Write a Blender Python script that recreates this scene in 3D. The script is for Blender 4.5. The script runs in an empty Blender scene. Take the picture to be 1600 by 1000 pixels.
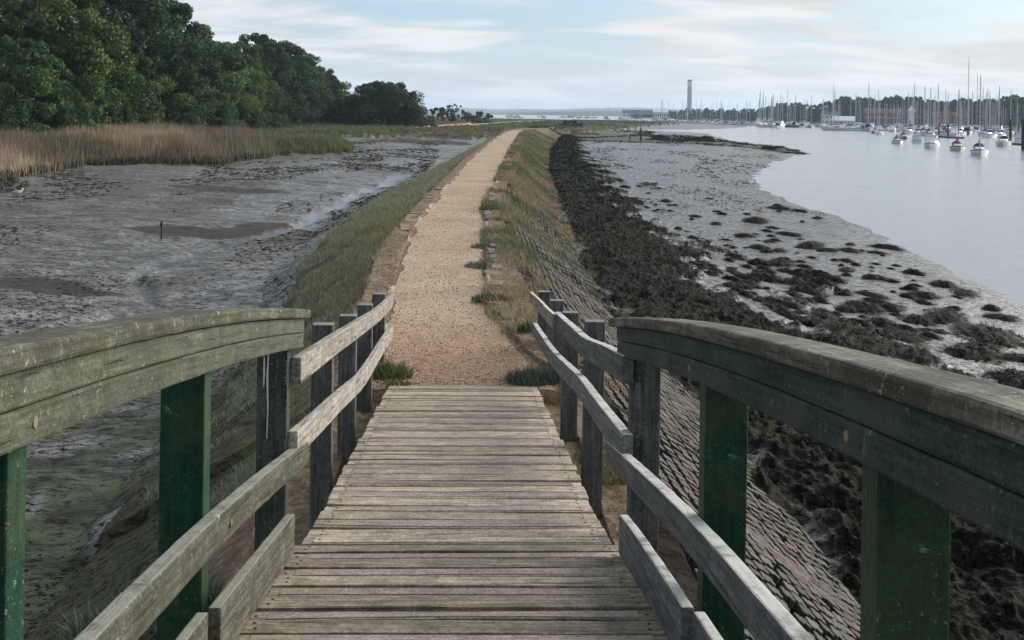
import bpy, math, random
import numpy as np
from mathutils import Matrix, Vector
random.seed(7); rng = np.random.default_rng(11)
scn = bpy.context.scene
R = math.radians

# ------------------------------------------------------------------ camera, sky, sun, exposure
FPX = 1733.0; CAMZ = 2.80; YAW = 0.0375; ROLL = 0.0157; HORIZON = 175.0
cam_d = bpy.data.cameras.new('camera'); cam = bpy.data.objects.new('camera', cam_d)
scn.collection.objects.link(cam); scn.camera = cam
cam_d.sensor_width = 36; cam_d.sensor_fit = 'HORIZONTAL'; cam_d.lens = 36*FPX/1600
cam_d.shift_y = -(500-HORIZON)/1600; cam_d.clip_start = 0.05; cam_d.clip_end = 30000
cam.matrix_world = (Matrix.Translation((0, 0, CAMZ)) @ Matrix.Rotation(-YAW, 4, 'Z')
                    @ Matrix.Rotation(R(90), 4, 'X') @ Matrix.Rotation(ROLL, 4, 'Z'))
SUN_AZ = R(58); SUN_EL = R(24)          # azimuth clockwise from +Y
scn.view_settings.view_transform = 'Standard'; scn.view_settings.look = 'None'
scn.view_settings.exposure = 0.97; scn.view_settings.gamma = 1.0
scn.render.engine = 'CYCLES'
scn.cycles.use_denoising = True
scn.cycles.max_bounces = 6; scn.cycles.diffuse_bounces = 2; scn.cycles.glossy_bounces = 3
scn.cycles.transparent_max_bounces = 4
try: scn.cycles.volume_bounces = 0
except Exception: pass

class NT:
    """small helper that writes shader node trees"""
    def __init__(s, tree): s.t = tree; s.n = tree.nodes; s.l = tree.links
    def node(s, typ, props=None, **inp):
        nd = s.n.new(typ)
        for k, v in (props or {}).items(): setattr(nd, k, v)
        for k, v in inp.items():
            key = int(k[1:]) if k[0] == 'i' and k[1:].isdigit() else k.replace('_', ' ')
            s.set(nd.inputs[key], v)
        return nd
    def set(s, sock, v):
        if isinstance(v, bpy.types.NodeSocket): s.l.new(v, sock)
        elif isinstance(v, (tuple, list)) and len(v) == 3 and sock.type == 'RGBA': sock.default_value = (*v, 1)
        else: sock.default_value = v
    def math(s, op, a, b=0.0, clamp=False):
        nd = s.node('ShaderNodeMath', {'operation': op, 'use_clamp': clamp}); s.set(nd.inputs[0], a); s.set(nd.inputs[1], b); return nd.outputs[0]
    def mix(s, f, a, b, blend='MIX'):
        nd = s.node('ShaderNodeMix', {'data_type': 'RGBA', 'blend_type': blend})
        s.set(nd.inputs[0], f); s.set(nd.inputs[6], a); s.set(nd.inputs[7], b); return nd.outputs[2]
    def mixf(s, f, a, b):
        nd = s.node('ShaderNodeMix', {'data_type': 'FLOAT'}); s.set(nd.inputs[0], f); s.set(nd.inputs[2], a); s.set(nd.inputs[3], b); return nd.outputs[0]
    def mr(s, v, a, b, c=0.0, d=1.0, smooth=True):
        nd = s.node('ShaderNodeMapRange', {'interpolation_type': 'SMOOTHSTEP' if smooth else 'LINEAR'})
        for i, x in enumerate((v, a, b, c, d)): s.set(nd.inputs[i], x)
        return nd.outputs[0]
    def noise(s, vec, scale, detail=4, rough=.6, dist=0.0, out=0, dims='3D'):
        nd = s.node('ShaderNodeTexNoise', {'noise_dimensions': dims}, Scale=scale, Detail=detail, Roughness=rough, Distortion=dist)
        if vec is not None: s.set(nd.inputs['Vector'], vec)
        return nd.outputs[out]
    def voro(s, vec, scale, feature='F1', out='Distance', rnd=1.0):
        nd = s.node('ShaderNodeTexVoronoi', {'feature': feature}, Scale=scale, Randomness=rnd); s.set(nd.inputs['Vector'], vec); return nd.outputs[out]
    def mapping(s, vec, scale=(1, 1, 1), rot=(0, 0, 0), loc=(0, 0, 0)):
        nd = s.node('ShaderNodeMapping'); s.set(nd.inputs['Vector'], vec)
        nd.inputs['Scale'].default_value = scale; nd.inputs['Rotation'].default_value = rot; nd.inputs['Location'].default_value = loc
        return nd.outputs[0]
    def bump(s, h, strength, dist, normal=None):
        nd = s.node('ShaderNodeBump', Strength=strength, Distance=dist, Height=h)
        if normal is not None: s.set(nd.inputs['Normal'], normal)
        return nd.outputs[0]

W = bpy.data.worlds.new('World'); scn.world = W; W.use_nodes = True
w = NT(W.node_tree); bg = W.node_tree.nodes['Background']
sky = w.node('ShaderNodeTexSky', {'sky_type': 'NISHITA', 'sun_disc': False, 'sun_elevation': SUN_EL, 'sun_rotation': SUN_AZ,
                                  'altitude': 0.0, 'air_density': 1.0, 'dust_density': 1.6, 'ozone_density': 1.4})
tc = w.node('ShaderNodeTexCoord'); sep = w.node('ShaderNodeSeparateXYZ'); w.set(sep.inputs[0], tc.outputs['Generated'])
zz = w.math('MAXIMUM', sep.outputs[2], 0.0)
den = w.math('ADD', zz, 0.16)
cmb = w.node('ShaderNodeCombineXYZ'); w.set(cmb.inputs[0], w.math('DIVIDE', sep.outputs[0], den)); w.set(cmb.inputs[1], w.math('DIVIDE', sep.outputs[1], den))
pl = cmb.outputs[0]
n1 = w.noise(w.mapping(pl, (0.75, 1.0, 1), (0, 0, R(20)), (2.6, 1.35, 0)), 1.25, 8, .55, .8)
n2 = w.noise(w.mapping(pl, (0.6, 1.2, 1), (0, 0, R(-12)), (4.3, 2.1, 0)), 2.2, 6, .55, .5)
cover = w.math('ADD', w.math('MULTIPLY', n1, .72), w.math('MULTIPLY', n2, .28))
mask = w.mr(cover, 0.41, 0.56)
low = w.mr(sep.outputs[2], 0.01, 0.085, 1.0, 0.0)           # the cloud sheet closes towards the horizon
mask = w.math('MAXIMUM', mask, w.math('MULTIPLY', low, .80))
sd = (math.sin(SUN_AZ)*math.cos(SUN_EL), math.cos(SUN_AZ)*math.cos(SUN_EL), math.sin(SUN_EL))
dt = w.node('ShaderNodeVectorMath', {'operation': 'DOT_PRODUCT'}); w.set(dt.inputs[0], tc.outputs['Generated']); dt.inputs[1].default_value = sd
warm = w.mr(dt.outputs['Value'], 0.25, 1.0)
ccol = w.mix(warm, (4.15, 4.35, 4.45), (4.50, 4.42, 4.20))
shade = w.mr(n2, 0.38, 0.62, 0.84, 1.08)
ccol = w.mix(1.0, ccol, w.node('ShaderNodeCombineColor', Red=shade, Green=shade, Blue=shade).outputs[0], 'MULTIPLY')
blue = w.mix(0.72, sky.outputs[0], (1.9, 2.9, 3.9))
w.set(bg.inputs['Color'], w.mix(mask, blue, ccol)); bg.inputs['Strength'].default_value = 0.100

sun_d = bpy.data.lights.new('sun', 'SUN'); sun = bpy.data.objects.new('sun', sun_d); scn.collection.objects.link(sun)
sun_d.energy = 3.0; sun_d.angle = R(48); sun_d.color = (1.0, 0.95, 0.88)
sun.rotation_euler = Vector((-sd[0], -sd[1], -sd[2])).to_track_quat('-Z', 'Y').to_euler()

# ------------------------------------------------------------------ helpers
def ground_at(px, py, z):
    """where the sight line through a point of the 1600x1000 photograph meets the level z"""
    u = (px-800)/FPX; v = (HORIZON-py)/FPX
    a = u*math.cos(ROLL)-v*math.sin(ROLL); b = u*math.sin(ROLL)+v*math.cos(ROLL)
    X = a*math.cos(YAW)+math.sin(YAW); Y = -a*math.sin(YAW)+math.cos(YAW)
    t = (z-CAMZ)/b
    return (t*X, t*Y)
def along(px, dist):
    """world X, Y at a distance along the bearing of photograph column px"""
    u = (px-800)/FPX
    X = u*math.cos(YAW)+math.sin(YAW); Y = -u*math.sin(YAW)+math.cos(YAW)
    return (dist*X, dist*Y)
def link(o, parent=None):
    scn.collection.objects.link(o)
    if parent is not None: o.parent = parent
    return o
def tag(o, label=None, cat=None, group=None, kind=None):
    if label: o['label'] = label
    if cat: o['category'] = cat
    if group: o['group'] = group
    if kind: o['kind'] = kind
    return o
def empty(name, loc=(0, 0, 0), rz=0.0):
    o = bpy.data.objects.new(name, None); o.location = loc; o.rotation_euler = (0, 0, rz); return link(o)
def copy_tree(o, parent=None):
    c = o.copy(); link(c, parent)
    for ch in list(o.children): copy_tree(ch, c)
    return c
def np_mesh(name, V, F, mats, parent=None, attrs=None, smooth=True, matidx=None):
    """V (n,3) array, F (m,k) array of equal sized faces"""
    V = np.asarray(V, dtype=np.float32); F = np.asarray(F, dtype=np.int32)
    me = bpy.data.meshes.new(name)
    me.vertices.add(len(V)); me.vertices.foreach_set('co', V.ravel())
    k = F.shape[1]; me.loops.add(F.size); me.loops.foreach_set('vertex_index', F.ravel())
    me.polygons.add(len(F)); me.polygons.foreach_set('loop_start', np.arange(0, F.size, k, dtype=np.int32))
    try: me.polygons.foreach_set('loop_total', np.full(len(F), k, dtype=np.int32))
    except Exception: pass
    me.polygons.foreach_set('use_smooth', np.full(len(F), smooth, dtype=bool))
    if matidx is not None: me.polygons.foreach_set('material_index', np.asarray(matidx, dtype=np.int32))
    for an, av in (attrs or {}).items():
        a = me.attributes.new(an, 'FLOAT_COLOR', 'POINT'); a.data.foreach_set('color', np.asarray(av, dtype=np.float32).ravel())
    me.update(calc_edges=True); me.validate()
    for m in (mats if isinstance(mats, (list, tuple)) else [mats]): me.materials.append(m)
    return link(bpy.data.objects.new(name, me), parent)
class MB:
    """collects shapes into one mesh"""
    def __init__(s): s.v = []; s.f = []; s.m = []; s.cur = 0
    def add(s, vs, fs):
        b = len(s.v); s.v += [tuple(x) for x in vs]; s.f += [tuple(i+b for i in f) for f in fs]; s.m += [s.cur]*len(fs)
    def box(s, c, d, M=None):
        x, y, z = d[0]/2, d[1]/2, d[2]/2
        vs = [Vector((sx*x, sy*y, sz*z)) for sz in (-1, 1) for sy in (-1, 1) for sx in (-1, 1)]
        if M is not None: vs = [M @ q for q in vs]
        vs = [q+Vector(c) for q in vs]
        s.add(vs, [(0, 2, 3, 1), (4, 5, 7, 6), (0, 1, 5, 4), (2, 6, 7, 3), (0, 4, 6, 2), (1, 3, 7, 5)])
    def tube(s, pts, rad, n=8, caps=True, jit=0.0):
        pts = [Vector(q) for q in pts]; rad = rad if isinstance(rad, (list, tuple)) else [rad]*len(pts)
        vs = []
        for i, q in enumerate(pts):
            t = (pts[min(i+1, len(pts)-1)]-pts[max(i-1, 0)]).normalized()
            a = t.orthogonal().normalized() if i == 0 else (a-t*a.dot(t)).normalized()
            b = t.cross(a)
            for k in range(n):
                an = 2*math.pi*k/n; rr = rad[i]*(1+random.uniform(-jit, jit))
                vs.append(q+a*math.cos(an)*rr+b*math.sin(an)*rr)
        fs = [(i*n+k, i*n+(k+1) % n, (i+1)*n+(k+1) % n, (i+1)*n+k) for i in range(len(pts)-1) for k in range(n)]
        if caps: fs += [tuple(range(n))[::-1], tuple(range((len(pts)-1)*n, len(pts)*n))]
        s.add(vs, fs)
    def sweep(s, secs):
        """secs: list of 4-corner rings"""
        vs = [c for r in secs for c in r]; n = len(secs[0])
        fs = [(i*n+k, i*n+(k+1) % n, (i+1)*n+(k+1) % n, (i+1)*n+k) for i in range(len(secs)-1) for k in range(n)]
        fs += [tuple(range(n))[::-1], tuple(range((len(secs)-1)*n, len(secs)*n))]
        s.add(vs, fs)
    def build(s, name, mats, parent=None, smooth=False, bevel=0.0):
        me = bpy.data.meshes.new(name); me.from_pydata([tuple(q) for q in s.v], [], s.f)
        for m in (mats if isinstance(mats, (list, tuple)) else [mats]): me.materials.append(m)
        for p, mi in zip(me.polygons, s.m): p.material_index = mi; p.use_smooth = smooth
        me.update()
        import bmesh
        bm = bmesh.new(); bm.from_mesh(me); bmesh.ops.recalc_face_normals(bm, faces=bm.faces)
        if bevel > 0:
            es = [e for e in bm.edges if len(e.link_faces) == 2 and e.calc_face_angle(0) > 0.7]
            bmesh.ops.bevel(bm, geom=es, offset=bevel, segments=2, affect='EDGES', profile=.5)
        bm.to_mesh(me); bm.free()
        return link(bpy.data.objects.new(name, me), parent)

# noise
_p = rng.permutation(4096)
def _h(ix, iy, seed): return _p[(_p[(ix+seed*57) & 4095]+iy) & 4095]/4095.0
def vnoise(x, y, seed=0):
    xi = np.floor(x).astype(np.int64); yi = np.floor(y).astype(np.int64); fx = x-xi; fy = y-yi
    fx = fx*fx*fx*(fx*(fx*6-15)+10); fy = fy*fy*fy*(fy*(fy*6-15)+10)
    a = _h(xi, yi, seed); b = _h(xi+1, yi, seed); c = _h(xi, yi+1, seed); d = _h(xi+1, yi+1, seed)
    return (a+(b-a)*fx)*(1-fy)+(c+(d-c)*fx)*fy
def fbm(x, y, oct=4, seed=0, gain=.5, lac=2.03):
    t = 0; amp = 1; s = 0
    for i in range(oct):
        t = t+amp*vnoise(x, y, seed+i*3); s += amp; amp *= gain; x = x*lac+3.1; y = y*lac+7.7
    return t/s
def ss(x, a, b):
    t = np.clip((x-a)/(b-a), 0, 1); return t*t*(3-2*t)
def sdpoly(X, Y, poly):
    """signed distance, positive inside"""
    X = np.asarray(X, float); Y = np.asarray(Y, float)
    best = np.full(X.shape, 1e18); inside = np.zeros(X.shape, bool); n = len(poly)
    for i in range(n):
        x0, y0 = poly[i]; x1, y1 = poly[(i+1) % n]; dx, dy = x1-x0, y1-y0
        t = np.clip(((X-x0)*dx+(Y-y0)*dy)/(dx*dx+dy*dy+1e-12), 0, 1)
        d = (X-x0-t*dx)**2+(Y-y0-t*dy)**2; best = np.minimum(best, d)
        if y0 != y1:
            cr = ((y0 > Y) != (y1 > Y)) & (X < (x1-x0)*(Y-y0)/(y1-y0)+x0); inside ^= cr
    return np.where(inside, 1, -1)*np.sqrt(best)
def dline(X, Y, pts):
    best = np.full(np.shape(X), 1e18)
    for (x0, y0), (x1, y1) in zip(pts[:-1], pts[1:]):
        dx, dy = x1-x0, y1-y0; t = np.clip(((X-x0)*dx+(Y-y0)*dy)/(dx*dx+dy*dy), 0, 1)
        best = np.minimum(best, (X-x0-t*dx)**2+(Y-y0-t*dy)**2)
    return np.sqrt(best)
P = lambda pts, z: [ground_at(x, y, z) for x, y in pts]

# ------------------------------------------------------------------ the lie of the land (plan drawn in metres)
ky = lambda t: np.array([a for a, b in t], float)
kv = lambda t: np.array([b for a, b in t], float)
_PL = [(-50, -.95), (11, -1.0), (12, -.98), (16, -1.1), (21, -1.3), (27, -1.3), (38, -.95), (64, .04), (107, 2.2), (151, 4.8), (175, 7), (400, 30)]
_PR = [(-50, .95), (11, 1.0), (11.9, .92), (13, .68), (15.4, .34), (17.6, .3), (27.6, .40), (33, .48), (42, .94), (57, 1.7), (81, 2.93), (151, 6.9), (175, 9.4), (400, 34)]
_GL = [(-50, -3.6), (10, -3.6), (23.6, -3.92), (31.8, -4.6), (39.7, -4.83), (57, -4.36), (82, -2.5), (126, .43), (175, 3.6), (400, 20)]
_CR = [(-50, 1.45), (10, 1.45), (14, 1.25), (20, 1.05), (30, 1.1), (42, 1.65), (57, 2.5), (81, 3.7), (151, 8.0), (175, 11), (400, 36)]
_TR = [(-50, 3.5), (9.5, 3.5), (17, 3.45), (23, 3.1), (30, 3.15), (48, 4.0), (79, 5.6), (125, 9.0), (175, 14), (400, 40)]
_WO = [(-50, 8.0), (16, 8.1), (22, 8.9), (27, 8.3), (38, 8.6), (56, 8.9), (80, 11.4), (102, 12.2), (140, 14.5), (175, 17), (400, 42)]
def prof(t, Y): return np.interp(Y, ky(t), kv(t))
WATER = P([(1700, 560), (1600, 478), (1500, 430), (1440, 402), (1330, 345), (1230, 315), (1187, 292), (1178, 275), (1200, 258), (1252, 237.5),
           (1236, 232), (1200, 228), (1140, 220), (1124, 214), (1108, 208.7), (1060, 205.6), (985, 205), (985, 203.2), (1080, 202.4), (1130, 201),
           (1172, 198.6), (1150, 196), (1100, 193.6), (1050, 191.6), (1030, 189.7), (960, 188), (850, 186.6), (700, 183.8), (640, 182.6)], -2.5)
WATER += [(-700, 1400), (-5000, 2500), (-5000, 22000), (15000, 22000), (15000, 200), (300, -60), (40, -60), (13, -30), (13.5, 20)]
# the far shore of the marina
SHORE = [along(1045, 1080), along(1060, 1010), along(1200, 770), along(1400, 640), along(1600, 590), along(1900, 540), along(2600, 480), along(2600, 3200), along(1045, 3200)]
LAND = P([(-200, 345), (0, 285), (60, 272), (120, 264), (260, 258), (330, 257), (400, 248), (430, 242), (500, 240), (546, 238.5), (554, 232),
          (530, 225), (470, 219.5), (430, 217.5), (520, 216), (600, 214.5), (680, 214), (740, 216), (772, 214)], -1.6)
LAND += [(5, 158), (9, 160)] + P([(836, 208), (880, 205), (940, 201.5), (1000, 197), (1060, 192.6), (1000, 190), (900, 188.7), (800, 187.3), (700, 185), (640, 183.6)], -1.4)
LAND += [(-300, 1300), (-900, 1300), (-900, 30), (-60, 20)]
SPIT = P([(940, 222), (1010, 223), (1100, 226), (1180, 231), (1252, 238), (1235, 231.5), (1180, 226), (1120, 218), (1060, 212), (1010, 211), (960, 215), (900, 216), (840, 216)], -2.2)
FLATS = P([(835, 216), (900, 217), (1000, 212), (1015, 206), (985, 202), (900, 201), (840, 204)], -2.1)
PALE = P([(640, 199.5), (740, 193.8), (800, 189.8), (850, 188.2), (850, 189.2), (800, 191), (745, 196), (650, 201.5)], -.8)
CREEK = [(-8.9, 12), (-8.6, 18)]+P([(145, 500), (185, 485), (215, 470), (245, 455), (240, 443), (205, 425), (225, 408), (265, 395), (310, 383), (370, 370), (420, 360), (460, 350), (500, 325), (570, 295), (640, 268), (700, 243)], -1.9)
PATCH = [P(q, -1.8) for q in ([(185, 357), (260, 350), (340, 352), (400, 340), (450, 333), (480, 340), (440, 355), (370, 365), (250, 362)],
                              [(255, 293), (330, 289), (400, 293), (480, 300), (400, 303), (300, 302)],
                              [(-40, 425), (60, 418), (120, 428), (190, 445), (120, 450), (20, 450), (-40, 445)],
                              [(560, 219), (640, 218), (730, 222), (740, 228), (660, 226), (580, 222)])]

def land(X, Y, fine=True):
    """height and surface masks at plan positions"""
    X = np.asarray(X, float); Y = np.asarray(Y, float); D = np.hypot(X, Y)
    wob = np.clip(D*.012, .15, 6)
    nx = (fbm(X*.6, Y*.6, 3, 21)-.5)*wob*1.6; ny = (fbm(X*.25, Y*.25, 3, 31)-.5)*wob*2.5
    Xw = X+nx; Yw = Y+ny
    pl, pr, gl, cr, tr, wo = [prof(t, Y) for t in (_PL, _PR, _GL, _CR, _TR, _WO)]
    e1 = (fbm(X*1.3, Y*.7, 4, 5)-.5)*.42; e2 = (fbm(X*1.3+40, Y*.55, 4, 8)-.5)*.6
    sw = sdpoly(Xw, Yw, WATER); sl = sdpoly(Xw, Yw, LAND); ssh = sdpoly(X, Y, SHORE); ssp = sdpoly(Xw, Yw, SPIT)
    side = ss(X, 1.5, 3.5)
    # mud
    zm_r = -2.5+np.where(sw > 0, -np.minimum(sw*.05, 2.5), np.minimum(-sw*.035, .36))
    dc = dline(X+(fbm(X*.5, Y*.5, 3, 77)-.5)*1.5, Y, CREEK)
    cw = np.interp(Y, [0, 35, 45, 60, 100, 200], [.22, .24, .42, .50, .5, .5])
    zm_l = -1.72-.30*np.exp(-(dc/4.5)**2)-.16*np.exp(-(dc/cw)**2)*ss(Y, 22, 25)+(fbm(X*.16, Y*.16, 3, 44)-.5)*.40+.25*ss(-X, 14, 26)
    zm_l += (fbm(X*.7, Y*.45, 4, 45)-.5)*.16
    zm = zm_l+(zm_r-zm_l)*side
    zm = np.where(Y > 175, np.where(X > -20, np.minimum(zm, zm_r+.1), zm), zm)
    # dike
    end = -ss(-Y, -4.5, -1.0)*2.2
    zd = np.full(X.shape, 0.0)
    tl = (X-(pl-.45))/(gl-(pl-.45)); zd = np.where(X < pl-.45, -.10-1.40*tl, zd)
    tr_ = (X-cr)/(tr-cr); zd = np.where(X > cr, -.10-1.40*tr_, zd)
    tw = (X-tr)/(wo-tr); zd = np.where(X > tr, -1.50-.62*tw**.8*(tw > 0) if False else -1.50-.62*np.clip(tw, 0, 9), zd)
    verge = np.where((X < pl) & (X > pl-.5), .03, 0)+np.where((X > pr) & (X < cr), .05, 0)
    zd = zd+verge+end-.35*ss(Y, 170, 260)-.6*ss(Y, 11.2, 10.9)*0-np.where(Y < 11.15, .12, 0)
    zd = zd+(fbm(X*2.3, Y*2.3, 4, 50)-.5)*np.where((X > pl) & (X < pr), .035, .11)
    zd = np.where(Y > 240, -9, zd)
    z = np.maximum(zm, zd)
    # land behind
    zl = -1.75+1.0*ss(sl, -.6, 3.0)+.6*ss(sl, 8, 60)*(X < 0)+(fbm(X*.3, Y*.3, 3, 60)-.5)*.25
    z = np.where(sl > -.6, np.maximum(z, zl), z)
    z = np.where(ssp > -1.5, np.maximum(z, -2.55+.55*ss(ssp, -1.5, 2.5)+(fbm(X*.8, Y*.8, 4, 65)-.5)*.2), z)
    z = np.where(ssh > -10, np.maximum(z, -2.9+1.6*ss(ssh, -10, 8)+np.clip(ssh, 0, 250)*.02), z)
    # masks
    path = ((X > pl+e1) & (X < pr+e2) & (Y > 11.15) & (Y < 172)) | (sdpoly(X, Y, PALE) > 0)
    weed_n = fbm(X*.55, Y*.4, 4, 90)
    tt = (X-tr)/(wo-tr)
    weed = ss(weed_n+.20-np.where(tt > .72, .16+(tt-.72)*.55, np.clip(tt-.6, -1, 1)*1.25), .47, .56)*ss(-tt, -2.2, -1.5)*ss(X-tr+(fbm(X*.8, Y*.8, 3, 91)-.5)*1.2, -.35, .15)*ss(Y+(fbm(X*.3, Y*.06, 3, 92)-.5)*120, 285, 215)
    weed = np.where(sw > -.5, 0, weed)
    lattice = ((X > cr-.2) & (X < tr+.3) & (Y < 62)).astype(float)
    grass = ss(X, gl-.1, gl+.3)*ss(-X, -(pl-.55), -(pl-.75))*(Y > 9)
    grass = np.maximum(grass, ((X > cr-.3) & (X < tr) & (Y >= 62)).astype(float)*.7)
    rough = ss(z, -2.2, -1.2)*0
    dike = ((X > gl) & (X < tr) & (Y < 250) & (zd >= zm-.05)).astype(float)
    marsh = (sl > 0).astype(float)*(1-dike); marsh = np.where(ssh > 0, 1, marsh)
    sfl = sdpoly(Xw, Yw, FLATS); algae = np.maximum(ss(ssp, 0, 2)*.95, ss(sfl, 0, 4)*ss(fbm(X*.09, Y*.025, 4, 98), .36, .55))
    near = ss(-(X), 2.2, 3.0)*ss(-Y, -24, -15)*ss(-X, 8, 5)
    algae = np.maximum(algae, near*ss(fbm(X*.7, Y*.7, 4, 97), .42, .62)*.9)
    dark = np.zeros(X.shape)
    for q in PATCH: dark = np.maximum(dark, ss(sdpoly(X+(fbm(X*1.2, Y*1.2, 4, 99)-.5)*1.2, Y+ny*1.2, q), -.1, .25))
    dark = np.maximum(dark, ss(fbm(X*.30+9, Y*.10, 5, 101), .56, .66)*(X < 0)*.6)
    dark = np.maximum(dark, (np.abs(ssp) < .9+.012*D*fbm(X*.2, Y*.2, 2, 96))*(X > 3)*1.0); dark = np.maximum(dark, (np.abs(sfl) < 2.2)*(X > 3)*1.0)
    creek = ss(-(dc-cw), -.12, .05)*(X < 0)*(marsh < .5)*(.30*ss(Y, 24.5, 26)+.60*ss(Y, 40, 48))*ss(-Y, -95, -70)
    if fine:
        near_f = np.exp(-D/60)
        mudm = (1-dike)*(1-marsh)
        th = .6; u = X*math.cos(th)+Y*math.sin(th); v = -X*math.sin(th)+Y*math.cos(th)
        rid = fbm(u*1.1, v*4.2, 4, 120); rid2 = fbm(X*5, Y*5, 3, 125)
        z = z+mudm*(1-creek)*(1-weed)*(X < 2)*((rid-.5)*.11+(rid2-.5)*.05)*np.clip(.35+near_f, 0, 1)
        z = z+mudm*(X > 2)*(1-weed)*(sw < -.3)*((fbm(X*1.7, Y*1.1, 4, 130)-.5)*.06+(rid2-.5)*.022)
        lump = 1-np.abs(2*fbm(X*1.25, Y*1.25, 4, 140, .55)-1); lump2 = 1-np.abs(2*vnoise(X*6.5, Y*6.5, 150)-1)
        z = z+weed*((lump-.55)*.30+(lump2-.5)*.10+(vnoise(X*15, Y*15, 160)-.5)*.05+.05)
        z = z-creek*.02
    A = np.stack([path, grass, lattice, weed], -1); B = np.stack([marsh, algae, dark, creek], -1)
    C = np.stack([dike, ss(-sw, 0, 5), np.clip(sl, 0, 100)/100, np.ones_like(z)], -1)
    return z, A.astype(np.float32), B.astype(np.float32), C.astype(np.float32)

_NX = None
def gz(x, y):
    z, *_ = land(np.array([x]), np.array([y]), fine=False); return float(z[0])

# ------------------------------------------------------------------ materials
def new_mat(name):
    m = bpy.data.materials.new(name); m.use_nodes = True
    t = NT(m.node_tree); b = m.node_tree.nodes['Principled BSDF']; return m, t, b
def sepc(t, col):
    nd = t.node('ShaderNodeSeparateColor'); t.set(nd.inputs[0], col); return nd.outputs
def attr(t, name, alpha=False):
    nd = t.node('ShaderNodeAttribute', {'attribute_name': name}); return nd
def ground_material():
    m, t, b = new_mat('ground_surface')
    g = t.node('ShaderNodeNewGeometry').outputs['Position']
    a1 = attr(t, 'mA'); a2 = attr(t, 'mB'); a3 = attr(t, 'mC')
    sA = sepc(t, a1.outputs['Color']); sB = sepc(t, a2.outputs['Color']); sC = sepc(t, a3.outputs['Color'])
    path, grass, lat = sA[0], sA[1], sA[2]; weed = a1.outputs['Alpha']
    marsh, algae, dark = sB[0], sB[1], sB[2]; creek = a2.outputs['Alpha']; dike = sC[0]; shore = sC[1]
    # mud: dark silt with a wet film, worked into streaks by the tide
    pos0 = t.node('ShaderNodeSeparateXYZ'); t.set(pos0.inputs[0], g)
    st = t.mapping(g, (1.0, 2.4, 2.4), (0, 0, R(-33)))
    s1 = t.noise(st, 4.5, 9, .74, .35); s2 = t.noise(g, 9.0, 5, .7); s3 = t.noise(g, .22, 4, .6); s4 = t.noise(t.mapping(g, (.6, 1.6, 1)), .9, 6, .68, .3)
    sf = t.noise(st, 15.0, 6, .75, .2); sv = t.voro(st, 6.5)
    mud = t.mix(t.mr(s4, .42, .58), (.064, .057, .050), (.210, .200, .188))
    bits = t.mr(t.math('ADD', t.math('MULTIPLY', s1, .6), t.math('MULTIPLY', sf, .4)), .465, .505)
    mud = t.mix(bits, (.018, .015, .012), mud)
    mud = t.mix(t.math('MULTIPLY', t.mr(s3, .5, .66), .5), mud, (.10, .075, .058))
    mud = t.mix(t.math('MULTIPLY', dark, .86), mud, (.040, .032, .028))
    rv = t.mr(pos0.outputs[0], 3.0, 7.0); mud = t.mix(rv, mud, t.mix(1.0, mud, (.55, .60, .65), 'MULTIPLY'))
    green = t.mix(t.mr(s4, .38, .62), (.026, .034, .018), (.088, .112, .044))
    mud = t.mix(t.math('MULTIPLY', algae, t.mr(s1, .40, .54)), mud, green); mud = t.mix(t.math('MULTIPLY', t.mr(pos0.outputs[1], 22.0, 12.0), .35), mud, t.mix(1.0, mud, (.45, .45, .40), 'MULTIPLY'))
    film = t.mr(t.math('ADD', t.math('MULTIPLY', s4, .55), t.math('MULTIPLY', s1, .45)), .44, .56)
    mrough = t.mixf(film, .42, .16); mrough = t.mixf(rv, mrough, t.mixf(film, .30, .15))
    mrough = t.mixf(bits, .75, mrough)
    mrough = t.mixf(dark, mrough, .70); mrough = t.mixf(t.math('MULTIPLY', algae, .8), mrough, .70)
    mud = t.mix(creek, mud, (.050, .046, .042)); mrough = t.mixf(creek, mrough, .16)
    # weed
    wv = t.voro(t.mapping(g, (1, 1, 1.5)), 17.0); wn = t.noise(g, 13, 5, .75, 1.2); wl = t.noise(g, 1.1, 4, .6)
    wc = t.mix(t.mr(wn, .40, .66), (.0040, .0050, .0046), (.019, .021, .014))
    wc = t.mix(t.math('MULTIPLY', t.mr(wl, .56, .70), .6), wc, (.055, .052, .016))
    wc = t.mix(t.mr(t.noise(g, 30, 2, .5), .64, .72), wc, (.10, .088, .045))
    # soil, sand and gravel
    gv = t.voro(g, 46.0, out='Color'); gd = t.voro(g, 46.0); gs = sepc(t, gv)[0]; gn = t.noise(g, .55, 4, .6)
    gcol = t.mix(gs, (.250, .187, .130), (.530, .412, .288))
    gcol = t.mix(t.mr(t.noise(g, 60, 2, .6), .62, .7), gcol, (.62, .52, .40))
    gcol = t.mix(t.mr(gn, .35, .65), gcol, t.mix(1.0, gcol, (.84, .80, .80), 'MULTIPLY'))
    px = sepc(t, t.mix(0.0, g, g)); pos = t.node('ShaderNodeSeparateXYZ'); t.set(pos.inputs[0], g)
    nearb = t.math('MULTIPLY', t.mr(t.math('ADD', pos.outputs[1], t.math('MULTIPLY', gn, 5.0)), 14.5, 19.0, 1.0, 0.0), .75)
    gcol = t.mix(nearb, gcol, t.mix(1.0, gcol, (.82, .66, .60), 'MULTIPLY'))
    soil = t.mix(t.mr(s2, .35, .65), (.180, .140, .098), (.380, .305, .220))
    soil = t.mix(t.mr(t.voro(g, 22.0), .0, .35), soil, t.mix(1.0, soil, (.55, .5, .48), 'MULTIPLY'))
    earth = t.mix(s2, (.010, .008, .006), (.035, .026, .020))
    gg = t.mix(t.mr(s2, .35, .65), (.050, .056, .032), (.150, .140, .085))
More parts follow.
